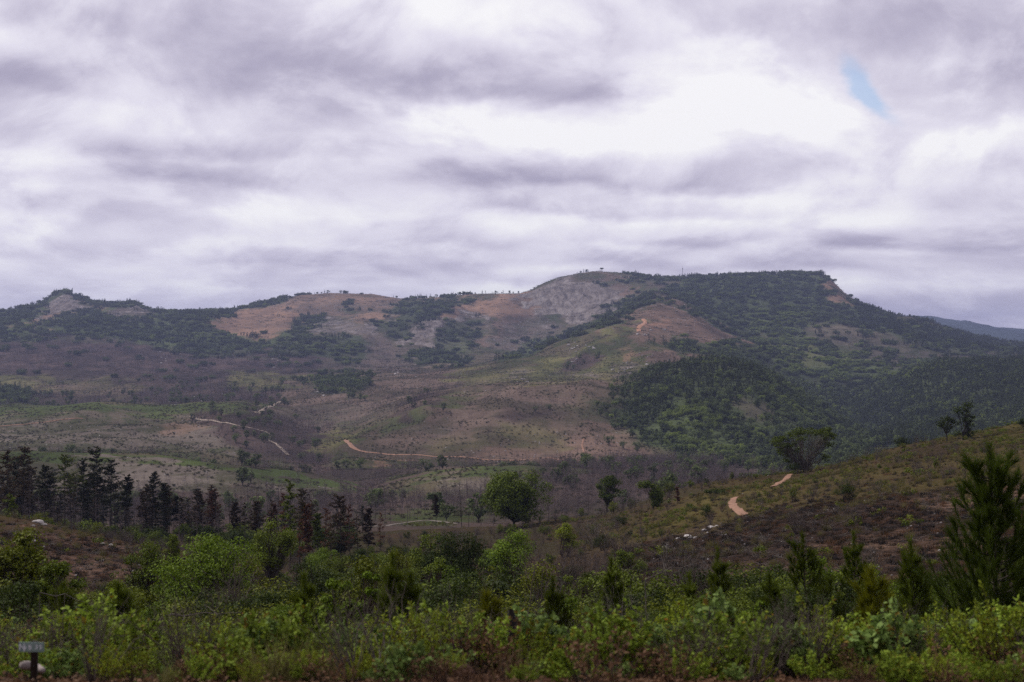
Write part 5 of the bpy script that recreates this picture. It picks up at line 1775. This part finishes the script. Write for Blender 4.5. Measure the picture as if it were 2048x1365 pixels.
# -- white boulders that can be picked out
WB = [rock_mesh('boulder', M_white, 950 + i, 3, (1, .8, .62)) for i in range(5)]
CL = [(332, 722, 26, 22, 2800, 12, 'white boulder in the rocky cluster under the left peak'), (556, 716, 14, 8, 3000, 7, 'white boulder in the small cluster on the burnt slope left of centre'),
      (548, 733, 8, 4, 2900, 4, 'white boulder just below the small cluster left of centre'),
      (1150, 694, 34, 9, 2600, 12, 'white boulder in the line along the middle of the central spur'), (1150, 722, 10, 5, 2500, 5, 'white boulder in the lower group on the central spur'),
      (1290, 664, 24, 6, 2800, 7, 'white boulder beside the red track high on the spur'), (1265, 740, 40, 8, 1950, 10, 'pale boulder on the bare patch above the forested ridge'),
      (692, 755, 14, 8, 2300, 6, 'white boulder among the dark trees of the middle knoll'), (796, 746, 8, 5, 2300, 4, 'white boulder right of the middle knoll'),
      (345, 806, 10, 3, 1900, 5, 'white boulder in the left group at the terrace edge'), (395, 800, 22, 5, 1950, 8, 'white boulder in the right group at the terrace edge'),
      (640, 785, 40, 8, 1950, 8, 'grey boulder strewn below the middle knoll'), (1060, 760, 40, 10, 1850, 6, 'pale boulder on the open saddle under the spur')]
br2 = np.random.default_rng(5)
for px, py, sx, sy, Y0, n, lab in CL:
    for k in range(n):
        x, y, z = ground_at(px + br2.normal() * sx * .6, py + br2.normal() * sy * .6, Y0 * .8, Y0 * 1.6)
        s = y / 2048 * (1.1 + 2.2 * br2.random())
        o = obj('boulder', WB[int(br2.integers(0, 5))], None, (x, y, float(zt(x, y)) + .1 * s), br2.random() * 6.28, (s, s * .9, s * .9))
        tag(o, lab, 'boulder', lab.replace('white boulder', 'boulders').replace('pale boulder', 'boulders').replace('grey boulder', 'boulders'))
# rocks on the near slopes
NR = [(76, 1046, .9, 'white flat rock on the crest of the burnt mound'), (88, 1050, .55, 'smaller white rock beside the flat one on the mound crest'), (66, 1052, .4, 'little grey rock left of the white ones on the mound crest'),
      (206, 1088, .4, 'round pale rock midway down the burnt mound'), (222, 1091, .6, 'long pale rock right of the round one on the burnt mound'), (306, 1086, 1.1, 'large white outcrop behind the green trees on the mound'),
      (318, 1090, .7, 'second block of the white outcrop behind the green trees'), (66, 1082, .45, 'brownish rock on the left side of the burnt mound')]
for i in range(14):
    t_ = i / 13
    NR.append((1318 + 120 * t_ + br2.normal() * 6, 1096 - 44 * t_ + br2.normal() * 4, .3 + .5 * br2.random(), None))
for i, (px, py, s, lab) in enumerate(NR):
    x, y, z = ground_at(px, py, 90, 330)
    o = obj('rock', WB[i % 5], None, (x, y, z + .02 * s), i * 1.3, (s, s * .8, s * .7))
    if lab:
        tag(o, lab, 'rock')
    else:
        tag(o, 'pale rock in the stony line at the foot of the right hill', 'rock', 'stony line at the foot of the right hill')

# -- trees that stand out on the skylines
SKT = [broadleaf('st', 8, 8 + i, 960 + i, .0, 14, 40, 1.0, 1, L_far, M_bark, clump=.26) for i in range(3)]
SKP = [pine_tall('stp', 11, 970 + i, .05, .4, L_far_con, M_bark_dark, .6, 1.2) for i in range(2)]


def crest(px, lo=3600, hi=5400):
    x = (px - 1024) * K * _yr
    a = np.where((_yr > lo) & (_yr < hi), zt(x, _yr) / _yr, -9)
    i = int(np.argmax(a))
    return np.array([x[i], _yr[i], float(zt(x[i], _yr[i]))])


sk = np.random.default_rng(19)
for a_, b_, n_, lab, grp in ((118, 140, 4, 'small dark tree on the pointed left peak', 'trees on the left peak'), (245, 285, 8, 'small dark tree on the rocky knob right of the left peak', 'trees on the rocky knob'),
                             (320, 440, 14, 'small dark tree along the low saddle of the left skyline', 'trees on the left saddle'), (590, 660, 10, 'small dark tree on the rounded orange ridge', 'trees on the orange ridge'),
                             (785, 800, 2, 'small tree of the pair on the orange skyline', 'pair on the orange skyline'), (820, 1040, 24, 'small dark tree along the skyline left of the granite dome', 'trees left of the dome'),
                             (1160, 1178, 4, 'small tree on the shoulder of the granite dome', 'trees on the dome shoulder'), (1262, 1295, 10, 'dark tree where the dome meets the wooded summit', 'trees between dome and summit'),
                             (1300, 1650, 46, 'dark tree along the long wooded summit skyline', 'trees on the summit skyline'), (1690, 1850, 16, 'dark tree on the falling right end of the summit skyline', 'trees on the falling skyline')):
    for k in range(n_):
        p = crest(a_ + (b_ - a_) * (k + sk.random()) / n_)
        if sk.random() < .5:
            plant('skyline_tree', SKT[int(sk.integers(0, 3))], TREE, p, sk.random() * 6, .6 + .6 * sk.random(), lab, 'tree', grp)
        else:
            plant('skyline_pine', SKP[int(sk.integers(0, 2))], TREE, p, sk.random() * 6, .6 + .6 * sk.random(), lab, 'tree', grp)
p = crest(1203)
plant('umbrella_tree', broadleaf('fu', 12, 15, 990, .6, 16, 50, 1.2, 2, L_far, M_bark, clump=.18, flat=.4), TREE, p, 0, 1, 'lone flat-topped tree on the very top of the granite dome', 'tree')

# -- lattice mast on the summit
p = crest(1365)
root = bpy.data.objects.new('radio_mast', None); sc.collection.objects.link(root); root.location = p
tag(root, 'thin grey radio mast rising above the wooded summit', 'mast')
M_steel = solid_mat('galvanised_steel', (.22, .22, .24), (.16, .16, .18), 1, .5)
g_ = Geo()
mh = 30.0
cor = [np.array([math.cos(a), math.sin(a), 0]) for a in (0, 2.094, 4.189)]
for c in cor:
    g_.tube([c * 1.0, c * .8 + [0, 0, mh * .5], c * .6 + [0, 0, mh]], [.28] * 3, 5)
for k in range(14):
    z0, z1 = mh * k / 14, mh * (k + 1) / 14
    for q in range(3):
        s0 = 1 - .4 * k / 14; s1 = 1 - .4 * (k + 1) / 14
        g_.tube([cor[q] * s0 + [0, 0, z0], cor[(q + 1) % 3] * s1 + [0, 0, z1]], [.12, .12], 4)
obj('lattice_tower', g_.mesh('lattice_tower', [M_steel]), root)
g_ = Geo()
g_.tube([(0, 0, mh - .5), (0, 0, mh + 7)], [.22, .12], 6)
for q in range(3):
    g_.tube([cor[q] * 1.1 + [0, 0, mh - 4], cor[q] * 1.1 + [0, 0, mh - .5]], [.3, .3], 6)
obj('antenna', g_.mesh('antenna', [M_steel]), root)


# ------------------------------------------------------------------ things close by
def box_geo(g, c, s, mi=0, bev=0.0):
    c = np.array(c); s = np.array(s) / 2
    if not bev:
        v = np.array([[a, b, d] for a in (-1, 1) for b in (-1, 1) for d in (-1, 1)]) * s + c
        g.add(v, [(0, 1, 3, 2), (4, 6, 7, 5), (0, 4, 5, 1), (2, 3, 7, 6), (0, 2, 6, 4), (1, 5, 7, 3)], mi)


import bmesh


def bevel_box(name, size, mat, bev):
    bm = bmesh.new()
    bmesh.ops.create_cube(bm, size=1)
    bmesh.ops.scale(bm, vec=size, verts=bm.verts)
    bmesh.ops.bevel(bm, geom=list(bm.edges), offset=bev, segments=2, affect='EDGES')
    me = bpy.data.meshes.new(name); bm.to_mesh(me); bm.free()
    me.materials.append(mat)
    return me


M_post = solid_mat('sign_post_wood', (.030, .018, .014), (.018, .011, .009), 9, .8, .3)
M_board = solid_mat('sign_green_paint', (.26, .34, .31), (.20, .275, .25), 7, .55)
M_letter = solid_mat('sign_white_paint', (.80, .82, .84), (.70, .72, .74), 30, .6)
Ys = 12.8
sx = (66 - 1024) * K * Ys
sz_top = -(1284 - 682) * K * Ys
gz = float(zt(sx, Ys))
sign = bpy.data.objects.new('marker_sign', None); sc.collection.objects.link(sign)
sign.location = (sx, Ys, gz); sign.rotation_euler = (0, 0, R(-3))
tag(sign, 'small green marker sign with white lettering on a dark wooden post', 'sign')
ph = sz_top - gz + .01
po = obj('post', bevel_box('post', (.056, .050, ph + .3), M_post, .006), sign, (.008, 0, (ph - .3) / 2))
po.rotation_euler = (0, R(1.5), 0)
bw, bh = 52 * K * Ys, 19.5 * K * Ys
bo = obj('board', bevel_box('board', (bw, .012, bh), M_board, .003), sign, (0, -.034, ph - bh / 2 - .005))


def text_mesh(s, size):
    cu = bpy.data.curves.new('lettering', 'FONT')
    cu.body = s; cu.size = size; cu.extrude = .0012; cu.offset = size * .022
    cu.align_x = 'LEFT'; cu.align_y = 'BOTTOM_BASELINE'
    t = bpy.data.objects.new('lettering', cu)
    sc.collection.objects.link(t)
    dg = bpy.context.evaluated_depsgraph_get()
    me = bpy.data.meshes.new_from_object(t.evaluated_get(dg))
    sc.collection.objects.unlink(t)
    bpy.data.objects.remove(t); bpy.data.curves.remove(cu)
    me.materials.clear(); me.materials.append(M_letter)
    return me


for txt, ux, uz, sz in (('N', .015, .24, 1.0), ('y', .20, .24, .86), ('8', .385, .26, .80), ('3', .655, .34, .68), ('5', .815, .34, .68)):
    t = obj('lettering', text_mesh(txt, bh * .86 * sz), bo, (-bw / 2 + ux * bw, -.0075, -bh / 2 + uz * bh))
    t.rotation_euler = (R(90), 0, 0)

# weathered log behind the sign
M_log = solid_mat('weathered_log', (.34, .285, .265), (.20, .165, .155), 5, .9, .4)
g_ = Geo(); r_ = np.random.default_rng(4)
Yl = 13.4
x0, x1 = (42 - 1024) * K * Yl, (92 - 1024) * K * Yl
z0_, z1_ = -(1331 - 682) * K * Yl, -(1339 - 682) * K * Yl
n_ = 12
tt = np.linspace(0, 1, n_)
lp = np.stack([x0 + (x1 - x0) * tt, Yl + .08 * np.sin(tt * 4), z0_ + (z1_ - z0_) * tt - .01 * np.sin(tt * 3)], -1)
lr = .042 * (1 + .12 * r_.normal(size=n_) * .5) * np.linspace(1.05, .7, n_)
lr[0] *= .75; lr[-1] *= .5
ctr = lp.mean(0)
g_.tube(lp - ctr, lr, 10)
for e, s in ((0, 1), (n_ - 1, -1)):
    base = (n_ - 1 if e else 0) * 10
    g_.v[0] = g_.v[0]
cap = Geo()
me = g_.mesh('fallen_log', [M_log], True)
bm = bmesh.new(); bm.from_mesh(me); bmesh.ops.holes_fill(bm, edges=[e for e in bm.edges if e.is_boundary], sides=0); bm.to_mesh(me); bm.free()
tag(obj('fallen_log', me, None, ctr), 'short pale weathered log lying in the leaves just behind the green sign', 'log')

# red boulder of hard earth at the verge
Yr = 12.75
xr = (930 - 1024) * K * Yr
tag(obj('earth_boulder', rock_mesh('earth_boulder', M_clod, 21, 4, (.115, .1, .085)), None, (xr, Yr, float(zt(xr, Yr)) + .05)), 'reddish lump of hard earth at the verge, below the middle of the thicket', 'rock')
for i, (px, py, s, lab) in enumerate(((1160, 1352, .07, 'small red clod at the verge right of the large red lump'), (1000, 1358, .06, 'tiny red clod just right of the large red lump'),
                                      (1400, 1356, .06, 'small red clod at the verge under the right thicket'), (360, 1358, .10, 'flat red earth lump at the verge on the left'), (700, 1360, .05, 'small red clod at the verge left of the large lump'))):
    x, y, z = ground_at(px, py, 10, 16)
    tag(obj('earth_clod', rock_mesh('earth_clod', M_clod, 60 + i, 3, (1, .8, .6)), None, (x, y, z + s * .3), i, s), lab, 'clod')
# charred stump and fallen branches in the thicket
b = place(1030, 17.0)
g_ = Geo(); r_ = np.random.default_rng(8)
g_.tube([(0, 0, -.1), (.01, 0, .25), (-.02, .01, .55), (-.05, 0, .80)], [.11, .09, .085, .03], 9)
tag(obj('charred_stump', g_.mesh('charred_stump', [M_bark_dark], True), None, b), 'charred dark stump poking out of the thicket near the middle', 'stump')
for i, (px, py, ln, ang, Y, lab) in enumerate(((80, 1185, 1.9, -.35, 31, 'pale fallen branch slanting down to the right in the left thicket'), (75, 1240, .62, .02, 22, 'short pale stick lying level above the sign'),
                                               (1020, 1262, .9, -1.0, 18, 'thin grey branch leaning beside the charred stump'), (1290, 1160, 1.5, .25, 33, 'grey dead branch lying under the bare grey tree'),
                                               (320, 1240, 1.2, .05, 22, 'grey dead branch lying across the left thicket'))):
    x = (px - 1024) * K * Y; z = -(py - 682) * K * Y
    zg = float(zt(x, Y))
    g_ = Geo(); r_ = np.random.default_rng(30 + i)
    e = np.array([math.cos(ang), .25, math.sin(ang)]) * ln
    bp = curve_pts((0, 0, 0), e, .06 * ln, 8, r_, .02)
    g_.tube(bp, np.linspace(.013, .005, 8), 6)
    for q in range(3):
        k = int(r_.integers(2, 6))
        g_.tube(curve_pts(bp[k], bp[k] + r_.normal(size=3) * .25 * ln + np.array([0, 0, .1]), 0, 4, r_, .03), np.linspace(.008, .003, 4), 4)
    # its butt reaches the ground
    g_.tube(curve_pts((0, 0, 0), (-.1, .1, zg - z - .05), 0, 5, r_, .02), np.linspace(.012, .016, 5), 6)
    tag(obj('fallen_branch', g_.mesh('fallen_branch', [M_bark_pale], True), None, (x, Y, z)), lab, 'branch')

# -- single plants standing out in the thicket
fr = np.random.default_rng(123)
THK = [leafy_shrub('ts', .75, .8, 550 + i, (L_fg1, L_fg2, L_fg3)[i % 3], 30, (.055, .065, .042)[i % 3], 40, (.62, .8, .45)[i % 3]) for i in range(9)]
LABK = [('leafy green shrub in the roadside thicket', 'leafy green shrubs of the thicket'), ('round-leaved bluish green shrub in the roadside thicket', 'round-leaved shrubs of the thicket'),
        ('fine-leaved yellowish shrub in the roadside thicket', 'fine-leaved shrubs of the thicket')]
for k in range(84):
    Y = 14.2 + 15 * fr.random() ** 1.3
    px = -60 + 2170 * (k + fr.random()) / 84
    if px < 150 and Y < 15.5:
        Y += 3
    b = place(px, Y)
    i = int(fr.integers(0, 9))
    plant('thicket_shrub', THK[i], SHRUB, b, fr.random() * 6.28, .8 + .5 * fr.random(), LABK[i % 3][0], 'shrub', LABK[i % 3][1])


# ------------------------------------------------------------------ air between the hills
def build_haze():
    me = bpy.data.meshes.new('haze')
    x0, x1, y0, y1, z0, z1 = -9000, 9000, -60, 14400, GZ.min() - 1.0, max(GZ.max(), 0) + 60
    v = [(a, b, c) for c in (z0, z1) for b in (y0, y1) for a in (x0, x1)]
    f = [(0, 2, 3, 1), (4, 5, 7, 6), (0, 1, 5, 4), (2, 6, 7, 3), (0, 4, 6, 2), (1, 3, 7, 5)]
    me.from_pydata(v, [], f)
    m = bpy.data.materials.new('haze')
    m.use_nodes = True
    g = NT(m.node_tree)
    out = g.n('ShaderNodeOutputMaterial')
    pv = g.n('ShaderNodeVolumePrincipled')
    pv.inputs['Color'].default_value = (.50, .58, .95, 1)
    pv.inputs['Density'].default_value = 5.8e-5
    pv.inputs['Anisotropy'].default_value = .2
    g.link(pv.outputs[0], out.inputs['Volume'])
    me.materials.append(m)
    tag(obj('haze', me), kind='stuff')


build_haze()
